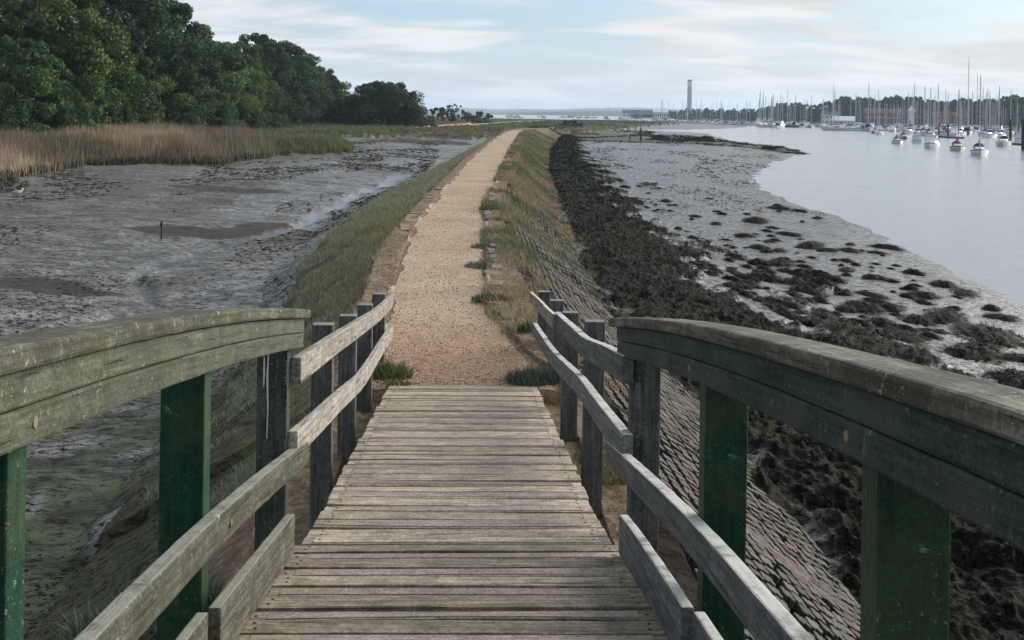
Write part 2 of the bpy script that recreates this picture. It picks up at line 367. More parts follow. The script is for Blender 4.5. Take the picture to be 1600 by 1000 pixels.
    gg = t.mix(t.mr(s3, .45, .6), gg, t.mix(1.0, gg, (1.15, .95, .8), 'MULTIPLY'))
    dk = t.mix(lat, t.mix(grass, soil, gg), earth)
    toe = t.math('MULTIPLY', t.mr(t.math('ADD', pos.outputs[2], t.math('MULTIPLY', s4, .6)), .05, -.55), t.math('SUBTRACT', 1.0, lat))
    dk = t.mix(t.math('MULTIPLY', toe, .85), dk, t.mix(bits, (.014, .013, .010), t.mix(t.mr(s4, .44, .56), (.070, .064, .052), (.045, .058, .022))))
    mz = t.mix(t.mr(t.noise(t.mapping(g, (.3, 1, 1)), .05, 6, .7), .42, .6), (.050, .052, .026), (.120, .098, .058))
    mz = t.mix(t.mr(t.noise(g, .9, 4, .7), .4, .6), (.030, .034, .018), mz)
    col = t.mix(dike, mud, dk); col = t.mix(marsh, col, mz); col = t.mix(weed, col, wc); col = t.mix(path, col, gcol)
    rough = t.mixf(dike, mrough, .92); rough = t.mixf(marsh, rough, .93); rough = t.mixf(weed, rough, t.mixf(wn, .55, .85)); rough = t.mixf(path, rough, .9)
    t.set(b.inputs['Base Color'], col); t.set(b.inputs['Roughness'], rough); b.inputs['Specular IOR Level'].default_value = .5
    riv = t.mr(pos.outputs[0], 3.0, 7.0); sp = t.mixf(t.math('MAXIMUM', film, t.math('MULTIPLY', riv, .85)), .55, 1.0); sp = t.mixf(bits, .03, sp); sp = t.mixf(dark, sp, .10); sp = t.mixf(algae, sp, .12); sp = t.mixf(creek, sp, 1.0)
    spd = t.mixf(toe, .06, t.mixf(bits, .02, .22))
    t.set(b.inputs['Specular IOR Level'], t.mixf(path, t.mixf(weed, t.mixf(marsh, t.mixf(dike, sp, spd), .05), .04), .08))
    hm = t.math('MULTIPLY', t.math('ADD', t.math('MULTIPLY', s1, .055), t.math('MULTIPLY', sf, .030)), t.mr(pos.outputs[0], 2.0, 6.0, 1.0, .62))
    hm = t.math('MULTIPLY', hm, t.math('SUBTRACT', 1.0, creek))
    hw = t.math('ADD', t.math('MULTIPLY', wv, .05), t.math('MULTIPLY', wn, .10))
    hp = t.math('MULTIPLY', gd, -.020)
    h = t.mixf(dike, hm, t.mixf(toe, t.math('MULTIPLY', s2, .06), hm)); h = t.mixf(weed, h, hw); h = t.mixf(path, h, hp)
    t.set(b.inputs['Normal'], t.bump(h, .85, 1.0))
    return m
M = {}
M['ground'] = ground_material()

def water_material():
    m, t, b = new_mat('river_water')
    g = t.node('ShaderNodeNewGeometry').outputs['Position']
    b.inputs['Base Color'].default_value = (.20, .225, .235, 1); b.inputs['Roughness'].default_value = .12
    b.inputs['IOR'].default_value = 1.33; b.inputs['Specular IOR Level'].default_value = .62
    a = t.noise(t.mapping(g, (.8, 1.8, 1), (0, 0, R(8))), 1.1, 5, .62, .3); c = t.noise(t.mapping(g, (.25, 1.0, 1), (0, 0, R(-6))), .13, 4, .6, .5)
    big = t.mr(c, .35, .65, .35, 1.0)
    rp = t.noise(t.mapping(g, (1, 2.2, 1), (0, 0, R(5))), 4.5, 4, .6); h = t.math('ADD', t.math('MULTIPLY', a, t.math('MULTIPLY', big, .050)), t.math('MULTIPLY', rp, .012))
    t.set(b.inputs['Normal'], t.bump(h, 1.0, 1.0))
    t.set(b.inputs['Roughness'], t.mixf(big, .10, .20))
    return m
M['water'] = water_material()

def wood(name, c1, c2, axis='X', grain=1.0, lichen=0.0, lcol=(.42, .42, .33), moss=0.0, mcol=(.05, .065, .02), rough=.82, blotch=None, blotch_amt=0.0, top=None, crack=.5, straight=False):
    m, t, b = new_mat(name)
    o = t.node('ShaderNodeTexCoord').outputs['Object']; g = t.node('ShaderNodeNewGeometry')
    inf = t.node('ShaderNodeObjectInfo').outputs['Random']
    off = t.node('ShaderNodeVectorMath', {'operation': 'ADD'}); t.set(off.inputs[0], g.outputs['Position'])
    cx = t.node('ShaderNodeCombineXYZ'); t.set(cx.inputs[0], t.math('MULTIPLY', inf, 37.0)); t.set(cx.inputs[1], t.math('MULTIPLY', inf, 11.0)); t.set(cx.inputs[2], t.math('MULTIPLY', inf, 23.0)); t.set(off.inputs[1], cx.outputs[0])
    p = off.outputs[0]
    if axis == 'Y':
        q0 = t.node('ShaderNodeSeparateXYZ'); t.set(q0.inputs[0], g.outputs['Position']); yy = t.math('ADD', q0.outputs[1], 5.4)
        dz = t.math('MULTIPLY', t.math('MULTIPLY', yy, yy), .0085) if not straight else t.math('MULTIPLY', yy, .128)
        c3 = t.node('ShaderNodeCombineXYZ'); t.set(c3.inputs[2], dz); ad = t.node('ShaderNodeVectorMath', {'operation': 'ADD'}); t.set(ad.inputs[0], p); t.set(ad.inputs[1], c3.outputs[0]); p = ad.outputs[0]
    sc = {'X': (1.4, 30, 30), 'Y': (30, 1.4, 30), 'Z': (30, 30, 1.4)}[axis]
    n = t.noise(t.mapping(p, sc), 1.6*grain, 6, .65, .4); f = t.noise(t.mapping(p, tuple(q*2.2 for q in sc)), 2.6*grain, 4, .6); q = t.noise(p, 3.5, 5, .65)
    col = t.mix(t.mr(n, .3, .7), c1, c2)
    val = t.math('ADD', .78, t.math('MULTIPLY', inf, .44)); col = t.mix(1.0, col, t.node('ShaderNodeCombineColor', Red=val, Green=val, Blue=val).outputs[0], 'MULTIPLY')
    col = t.mix(t.math('MULTIPLY', t.mr(q, .35, .65), .5), col, t.mix(1.0, col, (.62, .62, .64), 'MULTIPLY'))
    gr = t.mr(t.noise(p, 75, 3, .7), .3, .7, .62, 1.32); col = t.mix(1.0, col, t.node('ShaderNodeCombineColor', Red=gr, Green=gr, Blue=gr).outputs[0], 'MULTIPLY')
    gm = t.mr(t.noise(p, 11, 6, .75), .42, .60); col = t.mix(t.math('MULTIPLY', gm, .45), col, t.mix(1.0, col, (.5, .5, .48), 'MULTIPLY'))
    if blotch: col = t.mix(t.math('MULTIPLY', t.mr(t.noise(p, 2.2, 6, .7, .5), .46, .58), blotch_amt), col, blotch)
    if moss: col = t.mix(t.math('MULTIPLY', t.mr(t.noise(p, 5.5, 6, .72), .45, .62), moss), col, mcol)
    ck = t.mr(t.noise(t.mapping(p, tuple(v*.55 for v in sc)), 2.3, 3, .5, .3), .33, .37, 1.0, 0.0)
    col = t.mix(t.math('MULTIPLY', ck, crack), col, (.012, .011, .010))
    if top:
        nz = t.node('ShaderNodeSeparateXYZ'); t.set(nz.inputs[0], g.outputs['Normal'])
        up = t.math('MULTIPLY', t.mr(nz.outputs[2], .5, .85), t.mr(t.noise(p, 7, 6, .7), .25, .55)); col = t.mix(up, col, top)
    if lichen:
        vn = t.noise(p, 40, 4, .75); v = t.noise(p, 13, 7, .82, .6)
        zone = t.mr(t.noise(p, 2.6, 3, .6), .5-.12*lichen, .66-.1*lichen)
        sp = t.math('MULTIPLY', t.mr(v, .615, .645), zone); col = t.mix(t.math('MULTIPLY', sp, .85), col, lcol)
        s2 = t.math('MULTIPLY', t.mr(t.noise(p, 48, 3, .85), .61, .67), t.mr(t.noise(p, 5, 3, .6), .44, .58)); col = t.mix(t.math('MULTIPLY', s2, .75), col, lcol)
    t.set(b.inputs['Base Color'], col); b.inputs['Roughness'].default_value = rough; b.inputs['Specular IOR Level'].default_value = .22
    h = t.math('ADD', t.math('MULTIPLY', n, .004), t.math('ADD', t.math('MULTIPLY', f, .003), t.math('MULTIPLY', ck, -.004)))
    if lichen: h = t.math('ADD', h, t.math('MULTIPLY', vn, .006))
    t.set(b.inputs['Normal'], t.bump(h, .9, 1.0))
    return m
M['plank'] = wood('weathered_deck_wood', (.250, .210, .160), (.540, .460, .355), 'X', lichen=.0, moss=.18, mcol=(.07, .07, .04))
M['plank_mossy'] = wood('mossy_deck_wood', (.195, .165, .120), (.450, .385, .300), 'X', moss=.33, mcol=(.050, .055, .025))
M['grip'] = wood('pinkish_grip_strip', (.270, .215, .190), (.400, .330, .290), 'X', grain=1.4, rough=.9, crack=.0)
M['cap'] = wood('lichened_cap_wood', (.056, .054, .040), (.170, .160, .120), 'Y', lichen=1.7, lcol=(.40, .39, .30), moss=.45, mcol=(.060, .066, .034), blotch=(.030, .026, .018), blotch_amt=.7)
M['beam'] = wood('lit_green_stained_beam', (.050, .056, .036), (.125, .128, .088), 'Y', lichen=.9, lcol=(.30, .33, .24), moss=.35, mcol=(.030, .050, .022), blotch=(.075, .085, .060), blotch_amt=.6)  # left beams: algae and lichen, with the lit side's paler tone in the colour
M['beam_shaded'] = wood('shaded_green_beam', (.010, .030, .022), (.040, .066, .050), 'Y', lichen=.45, lcol=(.22, .25, .20), blotch=(.050, .062, .052), blotch_amt=.7, crack=.2)  # right beams: darker green has the shade of their side put into it
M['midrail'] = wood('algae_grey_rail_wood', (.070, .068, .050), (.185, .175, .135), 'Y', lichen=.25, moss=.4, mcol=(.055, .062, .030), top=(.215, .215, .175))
M['greenpost'] = wood('green_painted_post', (.003, .031, .017), (.007, .064, .031), 'Z', lichen=.30, lcol=(.16, .26, .16), rough=.55, blotch=(.055, .065, .022), blotch_amt=.35, crack=.2)
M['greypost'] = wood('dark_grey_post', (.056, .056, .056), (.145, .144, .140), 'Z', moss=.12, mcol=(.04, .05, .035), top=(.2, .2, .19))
M['darkpost'] = wood('dark_stained_post', (.030, .036, .036), (.085, .092, .090), 'Z', moss=.3, mcol=(.010, .035, .022), lichen=.1)
M['palerail'] = wood('lit_silvery_rail_wood', (.200, .180, .150), (.430, .400, .345), 'Y', straight=True, moss=.12, mcol=(.12, .12, .07))  # left ramp rails: weathered grey with the lit side's tone in the colour
M['darkrail'] = wood('shaded_rail_wood', (.070, .072, .074), (.175, .175, .172), 'Y', straight=True, top=(.42, .41, .38))  # right rails: shaded inner faces and lit tops put into the colour
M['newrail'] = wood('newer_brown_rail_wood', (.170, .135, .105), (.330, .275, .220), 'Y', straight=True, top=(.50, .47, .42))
def plain(name, col, rough=.6, metal=0.0, spec=.4, var=0.0, scale=3.0, c2=None, bmp=0.0, bscale=20.0):
    m, t, b = new_mat(name)
    g = t.node('ShaderNodeNewGeometry').outputs['Position']
    b.inputs['Roughness'].default_value = rough; b.inputs['Metallic'].default_value = metal; b.inputs['Specular IOR Level'].default_value = spec
    n = t.noise(g, scale, 5, .65)
    t.set(b.inputs['Base Color'], t.mix(t.mr(n, .35, .65), col, c2 if c2 else tuple(c*.82 for c in col)))
    if bmp: t.set(b.inputs['Normal'], t.bump(t.noise(g, bscale, 5, .7), .8, bmp))
    return m
M['nail'] = plain('rusty_nail', (.020, .014, .012), .7, .6)
M['bolt'] = plain('pale_bolt_cap', (.200, .165, .100), .8)
M['drip'] = plain('white_dropping', (.60, .60, .56), .9)
def fol(name, attr_name='col', trans=.25, rough=.6, spec=.2):
    m, t, b = new_mat(name)
    a = attr(t, attr_name); inf = t.node('ShaderNodeObjectInfo').outputs['Random']
    v = t.math('ADD', .82, t.math('MULTIPLY', inf, .36)); c = t.mix(1.0, a.outputs['Color'], t.node('ShaderNodeCombineColor', Red=v, Green=v, Blue=v).outputs[0], 'MULTIPLY')
    t.set(b.inputs['Base Color'], c); b.inputs['Roughness'].default_value = rough; b.inputs['Specular IOR Level'].default_value = spec
    if trans > 0:
        tr = t.node('ShaderNodeBsdfTranslucent'); t.set(tr.inputs[0], c)
        mx = t.node('ShaderNodeMixShader'); mx.inputs[0].default_value = trans; t.set(mx.inputs[1], b.outputs[0]); t.set(mx.inputs[2], tr.outputs[0])
        t.set(t.n['Material Output'].inputs[0], mx.outputs[0])
    return m
M['leaf'] = fol('leaves'); M['blade'] = fol('blades', trans=.2); M['frond'] = fol('wet_fronds', trans=0, rough=.7, spec=.06)
M['bark'] = plain('bark', (.045, .036, .028), .95, bmp=.03, bscale=14)
def block_material():
    m, t, b = new_mat('revetment_concrete')
    g = t.node('ShaderNodeNewGeometry').outputs['Position']
    a = attr(t, 'col'); n = t.noise(g, 1.2, 5, .7); f = t.noise(g, 45, 4, .7)
    c = t.mix(t.mr(f, .3, .7), a.outputs['Color'], t.mix(1.0, a.outputs['Color'], (.6, .6, .6), 'MULTIPLY'))
    c = t.mix(t.math('MULTIPLY', t.mr(n, .5, .64), .5), c, (.055, .058, .035))
    t.set(b.inputs['Base Color'], c); b.inputs['Roughness'].default_value = .9; b.inputs['Specular IOR Level'].default_value = .2
    t.set(b.inputs['Normal'], t.bump(f, .7, .01)); return m
M['block'] = block_material()

# ------------------------------------------------------------------ ground sheet
def build_ground():
    na = 1000
    c0 = YAW
    ang = np.concatenate([np.linspace(-math.pi, -.56, 34)[:-1], np.linspace(-.56, .56, na), np.linspace(.56, math.pi, 34)[1:-1]])+c0
    px = np.concatenate([np.arange(1300, 60, -1.55), np.arange(60, 3.0, -.55), [2.6, 2.2, 1.9, 1.6, 1.3, 1.0, .8, .6, .45]])
    r = np.concatenate([np.linspace(.25, 5.6, 22), FPX*4.4/px]); r = r[np.concatenate([[True], np.diff(r) > 0])]
    RR, AA = np.meshgrid(r, ang, indexing='ij'); X = (RR*np.sin(AA)).ravel(); Y = (RR*np.cos(AA)).ravel()
    Z = np.empty_like(X); A = np.empty((len(X), 4), np.float32); B = A.copy(); Cc = A.copy()
    for i in range(0, len(X), 200000):
        sl_ = slice(i, i+200000); Z[sl_], A[sl_], B[sl_], Cc[sl_] = land(X[sl_], Y[sl_])
    nr, nc = RR.shape; idx = np.arange(nr*nc).reshape(nr, nc)
    a = idx[:-1]; b_ = idx[1:]; F = np.stack([a, b_, np.roll(b_, -1, 1), np.roll(a, -1, 1)], -1).reshape(-1, 4)
    V = np.stack([X, Y, Z], -1)
    fa = A[F].mean(1); fb = B[F].mean(1); fc = Cc[F].mean(1)
    cls = np.zeros(len(F), int)                       # mudflat
    cls[fc[:, 0] > .5] = 1; cls[fb[:, 0] > .5] = 2; cls[fa[:, 3] > .5] = 3; cls[fa[:, 0] > .5] = 4
    for k, (nm, lab, cat, kind) in enumerate([('mudflat', 'wet grey brown tidal mud either side of the sea wall', 'mud', 'structure'),
                                         ('embankment', 'low earth embankment that carries the gravel path', 'embankment', 'structure'),
                                         ('saltmarsh', 'low green brown saltmarsh beyond the mud', 'saltmarsh', 'structure'),
                                         ('seaweed', 'black brown mat of bladder wrack at the foot of the stone slope', 'seaweed', 'stuff'),
                                         ('path', 'straight tan gravel path running away along the sea wall', 'path', 'structure')]):
        f = F[cls == k]; used, inv = np.unique(f, return_inverse=True)
        o = np_mesh(nm, V[used], inv.reshape(f.shape), M['ground'], attrs={'mA': A[used], 'mB': B[used], 'mC': Cc[used]})
        tag(o, lab, cat, kind=kind)
build_ground()
mb = MB(); mb.add([(-9000, -300, -2.5), (14000, -300, -2.5), (14000, 22000, -2.5), (-9000, 22000, -2.5)], [(0, 1, 2, 3)])
tag(mb.build('water', M['water']), 'pale calm tidal river water', 'water', kind='structure')

# ------------------------------------------------------------------ footbridge
bridge = empty('footbridge', (0, 6, 0))
tag(bridge, 'arched timber footbridge with green posts and a sloping ramp down to the gravel path', 'footbridge')
OFF = Vector((0, -6, 0))
def part(mbd, name, mat, parent=bridge, bevel=.006, smooth=False):
    mbd.v = [tuple(Vector(q)+OFF) for q in mbd.v]
    return mbd.build(name, mat, parent, smooth, bevel)
zcap = lambda y: 2.774-.0085*(y+5.4)**2
JY = 5.28
zdeck = lambda y: zcap(y)-1.095 if y < JY else .700-(y-JY)*.1150
XC = -.03
y = -9.0; k = 0
while y < 11.36:
    near = y < JY; gripped = (k % 2 == 0)
    wd = (.132 if gripped else .152)*random.uniform(.97, 1.03); gap = random.choice([.014, .016, .018, .028 if near else .022])
    if y+wd > 11.42: break
    y0, y1 = y, y+wd; hw = .75+random.uniform(-.012, .012)+(.04 if near else 0); th = .035
    nseg = 14; bow = random.uniform(-.010, .010)*(1 if random.random() < .6 else 2); bow2 = random.uniform(-.006, .006); lift = random.uniform(-.003, .004)
    dz = (zdeck(y1)-zdeck(y0)); tilt = random.uniform(-.004, .004); rz = random.uniform(-.004, .004)
    secs = []
    for i in range(nseg+1):
        u = -1+2*i/nseg; x = XC+u*hw; b0 = bow*(1-u*u)+random.uniform(-.0012, .0012); b1 = bow2*(1-u*u)+random.uniform(-.0012, .0012); z = zdeck(y0)+lift+rz*u
        secs.append([(x, y0+b0+rz*u, z), (x, y1+b1+rz*u, z+dz+tilt), (x, y1+b1+rz*u, z+dz+tilt-th), (x, y0+b0+rz*u, z-th)])
    m_ = MB(); m_.sweep(secs)
    flat = MB(); flat.cur = 1
    for sx in (-1, 1):
        for yy in ((.3, .72) if not gripped else (.5,)):
            nx_ = XC+sx*(hw-.075+random.uniform(-.01, .01)); ny_ = y0+wd*yy; nz_ = zdeck(y0)+lift+dz*yy+tilt*yy+rz*sx+.0016+(.0045 if gripped and not near else 0)
            if gripped and near: nx_ += sx*.03
            flat.add([(nx_+.0075*math.cos(a), ny_+.0075*math.sin(a), nz_) for a in [i*math.pi/3 for i in range(6)]], [(0, 1, 2, 3, 4, 5)])
    m_.v += []; base = len(m_.v)
    m_.v += flat.v; m_.f += [tuple(i+base for i in f) for f in flat.f]; m_.m += flat.m
    p_ = part(m_, 'deck_plank', [M['plank_mossy'] if near else M['plank'], M['nail']], bevel=.004)
    if gripped:
        s_ = MB(); secs = []; inset = .085 if near else .055
        for i in range(nseg+1):
            u = -1+2*i/nseg; x = XC+u*(hw-inset); z = zdeck(y0)+lift+rz*u+.0045; e = .018
            b0 = bow*(1-u*u)*.8; b1 = bow2*(1-u*u)*.8
            secs.append([(x, y0+e+b0, z+dz*e/wd), (x, y1-e+b1, z+dz*(1-e/wd)+tilt), (x, y1-e+b1, z-.008+dz*(1-e/wd)), (x, y0+e+b0, z-.008+dz*e/wd)])
        s_.sweep(secs)
        if near:
            flat = MB(); flat.cur = 1
            for i in range(9):
                for yy in (.36, .62):
                    xx = XC-.60+.15*i+random.uniform(-.006, .006); zt = zdeck(y0)+lift+dz*yy+tilt*yy+.0062
                    flat.add([(xx+.0035*math.cos(a), y0+wd*yy+.0035*math.sin(a), zt) for a in [j*math.pi/3 for j in range(6)]], [(0, 1, 2, 3, 4, 5)])
            base = len(s_.v); s_.v += flat.v; s_.f += [tuple(i+base for i in f) for f in flat.f]; s_.m += flat.m
        part(s_, 'grip_strip', [M['grip'] if near or random.random() < .5 else M['plank'], M['drip']], p_, .002)
    y = y1+gap; k += 1
def rail(pts, x0, x1, h, nm, mat, seg=10, wob=.004, bevel=.007, par=bridge):
    """pts: (y, ztop); x0 inner x, x1 outer x"""
    m_ = MB(); secs = []
    ys = [p[0] for p in pts]; zs = [p[1] for p in pts]; n = max(2, int((ys[-1]-ys[0])*seg))
    ph = random.uniform(0, 9)
    for i in range(n+1):
        y = ys[0]+(ys[-1]-ys[0])*i/n; z = float(np.interp(y, ys, zs))
        if len(pts) > 2:      # smooth bends
            z = sum(float(np.interp(y+d, ys, zs)) for d in (-.3, -.15, 0, .15, .3))/5
            if y < ys[0]+.3 or y > ys[-1]-.3: z = float(np.interp(y, ys, zs))
        wx = wob*math.sin(y*2.1+ph)+random.uniform(-.0012, .0012); wz = random.uniform(-.001, .001)
        secs.append([(x0+wx, y, z+wz), (x1+wx, y, z+wz), (x1+wx, y, z-h), (x0+wx, y, z-h)])
    m_.sweep(secs); return part(m_, nm, mat, par, bevel)
arc = lambda a, b, dz, n=30: [(a+(b-a)*i/n, zcap(a+(b-a)*i/n)+dz) for i in range(n+1)]
dr = {-1: 0.0, 1: -.03}
for s in (-1, 1):
    X = lambda v: XC+s*v
    rail(arc(-9, 6.05 if s < 0 else 6.12, .052+dr[s], 60), X(.815), X(.955), .050, 'handrail_cap', M['cap'], bevel=.010)
    rail(arc(-9, 5.92, 0+dr[s], 60), X(.832), X(.935), .074, 'handrail_beam', M['beam'] if s < 0 else M['beam_shaded'], wob=0)
    rail(arc(-9, 5.88, -.076+dr[s], 60), X(.830), X(.935), .076, 'handrail_beam', M['beam'] if s < 0 else M['beam_shaded'], wob=0)
    rail(arc(.5, 6.0 if s < 0 else 6.12, -.655+dr[s]*.3, 40), X(.812), X(.866), .120, 'mid_rail', M['midrail'] if s < 0 else M['darkrail'])
    rail(arc(-9, .49, -.655+dr[s]*.3, 40), X(.812), X(.866), .120, 'mid_rail', M['midrail'] if s < 0 else M['darkrail'])
    rail([(y_, zdeck(y_)+.195) for y_ in np.linspace(3.62, 5.17, 8)], X(.752), X(.795), .185, 'toe_board', M['midrail'] if s < 0 else M['darkrail'])
    rail([(y_, zdeck(y_)+.185) for y_ in np.linspace(-6, 3.61, 30)], X(.785), X(.825), .185, 'toe_board', M['midrail'] if s < 0 else M['darkrail'])
    for yp in (-8.4, -6.65, -4.9, -3.15, -1.4, .36, 2.22, 3.86, 5.62):
        m_ = MB(); zt = zcap(yp+.05)-.151+dr[s]; zb = gz(XC+s*.95, yp)-.4
        last = yp > 5
        m_.sweep([[(X(.870), yp, z_), (X(1.022), yp, z_), (X(1.022), yp+.10, z_), (X(.870), yp+.10, z_)] for z_ in (zb, zb*.5+zt*.5, zt-(.0 if s > 0 else .0))])
        pst = part(m_, 'post', (M['darkpost'] if s < 0 else M['greypost']) if last else M['greenpost'], bevel=.006)
        if last:
            pst['label'] = 'unpainted dark post at the end of the arch'
    # side beams that carry the deck
    m_ = MB(); m_.sweep([[(X(.60), y_, zdeck(y_)-.04), (X(.70), y_, zdeck(y_)-.04), (X(.70), y_, zdeck(y_)-.26), (X(.60), y_, zdeck(y_)-.26)] for y_ in list(np.linspace(-9, JY, 24))+[11.2]])
    part(m_, 'deck_bearer', M['greypost'])
    # ramp posts
    for i, yp in enumerate((7.62, 9.2, 10.75, 12.3) if s < 0 else (8.0, 9.85, 11.45, 13.3)):
        zt = [1.325, 1.095, .915, .765][i] if s < 0 else [1.29, 1.02, .855, .645][i]
        m_ = MB(); lean = random.uniform(-.006, .006)
        m_.sweep([[(X(.882)+lean*z_, yp, z_), (X(1.025)+lean*z_, yp, z_), (X(1.025)+lean*z_, yp+.10, z_), (X(.882)+lean*z_, yp+.10, z_)] for z_ in (-.5, .5, zt)])
        part(m_, 'post', M['greypost'], bevel=.006)
M['palerail_l'] = M['palerail']
rail([(5.70, 1.530), (7.3, 1.325), (8.9, 1.125), (10.6, .90), (11.6, .80), (12.75, .685)], XC-.818, XC-.872, .135, 'ramp_rail', M['palerail'])
rail([(5.66, 1.165), (7.3, .92), (8.9, .670), (10.6, .50), (12.70, .335)], XC-.818, XC-.872, .135, 'ramp_rail', M['palerail'])
rail([(5.58, 1.575), (6.4, 1.46), (7.6, 1.26), (8.3, 1.185), (9.95, 1.01)], XC+.815, XC+.872, .140, 'ramp_rail', M['darkrail'])
nr = rail([(9.70, 1.035), (13.35, .640)], XC+.778, XC+.812, .130, 'ramp_rail', M['newrail']); nr['label'] = 'newer paler brown board overlapping the far end of the ramp rail'
rail([(5.56, 1.185), (6.6, 1.075), (7.7, .955), (9.2, .74), (11.0, .50), (13.25, .285)], XC+.815, XC+.872, .140, 'ramp_rail', M['darkrail'])
# packing blocks between the ramp rails and the last post
for s, zz_ in ((-1, 1.47), (-1, 1.07), (1, 1.50), (1, 1.10)):
    m_ = MB(); m_.box((XC+s*.905, 5.66, zz_), (.062, .10, .13)); part(m_, 'packing_block', M['darkpost'])
for (x_, y_, z_) in [(XC-.829, 2.25, 2.165), (XC-.811, 4.05, zcap(4.05)-.72), (XC-.811, 5.72, zcap(5.72)-.72), (XC+.829, 3.95, 1.89), (XC+.829, 2.3, 2.13)]:
    m_ = MB(); s = -1 if x_ < 0 else 1
    m_.tube([(x_-s*.002, y_, z_), (x_+s*.006, y_, z_)][::-1], .013, 10); part(m_, 'bolt_plug', M['bolt'], bevel=.002)
m_ = MB(); m_.tube([(XC-.965, 5.614, 1.56), (XC-.968, 5.612, 1.45), (XC-.964, 5.614, 1.30), (XC-.966, 5.613, 1.14)], [.004, .006, .004, .003], 5); m_.tube([(XC-.985, 5.614, 1.55), (XC-.984, 5.612, 1.46), (XC-.986, 5.614, 1.40)], [.004, .006, .003], 5)
part(m_, 'droppings', M['drip'], bevel=0)

# ------------------------------------------------------------------ stone revetment of interlocking blocks
def revetment():
    poly = [(-.090, -.062), (-.070, -.076), (.070, -.076), (.090, -.062), (.104, -.026), (.066, 0.0), (.104, .026), (.090, .062), (.070, .076), (.035, .076), (0, .048), (-.035, .076), (-.070, .076), (-.090, .062), (-.104, .026), (-.066, 0), (-.104, -.026)]
    poly = np.array(poly); n = len(poly); Vs = []; Fs = []; Cs = []
    poly = poly*.72; ys = np.arange(3.5, 52, .187); base = 0
    for r_i in range(26):
        for yi, y0 in enumerate(ys):
            yc = y0+(.0935 if r_i % 2 else 0)+random.uniform(-.006, .006)
            cr = float(prof(_CR, yc)); tr = float(prof(_TR, yc)); L = math.hypot(tr-cr, 1.4); u = .10+r_i*.132
            if u > L-.02: continue
            f = u/L; x = cr+(tr-cr)*f; z = -.10-1.40*f
            bury = (vnoise(np.array([yc*.5]), np.array([x*.9]), 300)[0]-.5)*.10+.09*max(0, 1-u/.65)
            lift = .070-bury+random.uniform(-.006, .006)
            if lift < .0 or random.random() < .035: continue
            sl = math.atan2(1.4, tr-cr); ca, sa = math.cos(sl), math.sin(sl); rot = random.uniform(-.07, .07)
            a = poly[:, 0]*math.cos(rot)-poly[:, 1]*math.sin(rot); b = poly[:, 0]*math.sin(rot)+poly[:, 1]*math.cos(rot)
            nx, nz = sa, ca; ty, tx = random.uniform(-.06, .06), random.uniform(-.06, .06)
            cols = random.choice([(.120, .106, .090), (.104, .097, .088), (.128, .096, .080), (.092, .085, .074), (.130, .122, .108)])
            hgt = lift+a*ty+b*tx
            top = np.stack([x+b*ca+nx*hgt, yc+a, z-b*sa+nz*hgt], -1); k_ = .93
            top2 = np.stack([x+b*ca*k_+nx*(hgt+.006), yc+a*k_, z-b*sa*k_+nz*(hgt+.006)], -1)
            bot = np.stack([x+b*ca+nx*(lift-.09), yc+a, z-b*sa+nz*(lift-.12)], -1)
            Vs += [top2, top, bot]
            for k in range(n):
                k2 = (k+1) % n; Fs += [(base+k, base+n+k, base+n+k2, base+k2), (base+n+k, base+2*n+k, base+2*n+k2, base+n+k2)]
            for k in range(1, n//2):   # top cap as quads
                Fs.append((base+k, base+k+1, base+(n-k-1) % n, base+(n-k) % n))
            Fs.append((base+0, base+1, base+n-1, base+n-1))
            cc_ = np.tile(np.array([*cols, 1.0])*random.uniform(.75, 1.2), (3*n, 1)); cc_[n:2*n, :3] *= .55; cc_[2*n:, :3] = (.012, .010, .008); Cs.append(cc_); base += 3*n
    F = np.array(Fs); V = np.concatenate(Vs); C = np.concatenate(Cs)
    tri = np.concatenate([F[:, [0, 1, 2]], F[:, [0, 2, 3]]]); tri = tri[(tri[:, 0] != tri[:, 1]) & (tri[:, 1] != tri[:, 2]) & (tri[:, 0] != tri[:, 2])]
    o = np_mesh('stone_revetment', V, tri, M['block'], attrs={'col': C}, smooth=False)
    tag(o, 'sloping facing of interlocking concrete blocks between the path and the seaweed', 'sea wall facing')
revetment()

# ------------------------------------------------------------------ blades, leaves, fronds
def zat(x, y, fine=True):
    out = np.empty(len(x))
    for i in range(0, len(x), 150000): out[i:i+150000] = land(x[i:i+150000], y[i:i+150000], fine)[0]
    return out
def blades(name, x, y, z, h, wd, lean, col, mat, parent=None, bend=.5, tip=None):
    """bent 3-segment blades as triangles; col (n,3) at tip, darker real base shade given by tip=None"""
    n = len(x); yaw = rng.uniform(0, 2*math.pi, n); ld = rng.uniform(0, 2*math.pi, n)
    dx, dy = np.cos(ld)*lean*h, np.sin(ld)*lean*h; wx, wy = np.cos(yaw)*wd/2, np.sin(yaw)*wd/2
    p = lambda fx, fz, ws: np.stack([x+dx*fx+wx*ws, y+dy*fx+wy*ws, z+h*fz], -1)
    V = np.stack([p(0, 0, -1), p(0, 0, 1), p(.28, .55, -.8), p(.28, .55, .8), p(1, 1-.35*bend*0, 0)], 1).reshape(-1, 3)
    b = (np.arange(n)*5)[:, None]
    F = np.concatenate([b+np.array([[0, 1, 3]]), b+np.array([[0, 3, 2]]), b+np.array([[2, 3, 4]])])
    C = np.repeat(np.concatenate([col, np.ones((n, 1))], 1), 5, axis=0)
    if tip is not None: C.reshape(n, 5, 4)[:, 4, :3] = tip; C.reshape(n, 5, 4)[:, 2:4, :3] = (col[:, None, :]+tip[:, None, :])/2
    return np_mesh(name, V, F, mat, parent, attrs={'col': C}, smooth=False)
def pick(cols, n, jit=.25):
    c = np.array(cols)[rng.integers(0, len(cols), n)]; return c*rng.uniform(1-jit, 1+jit, (n, 1))
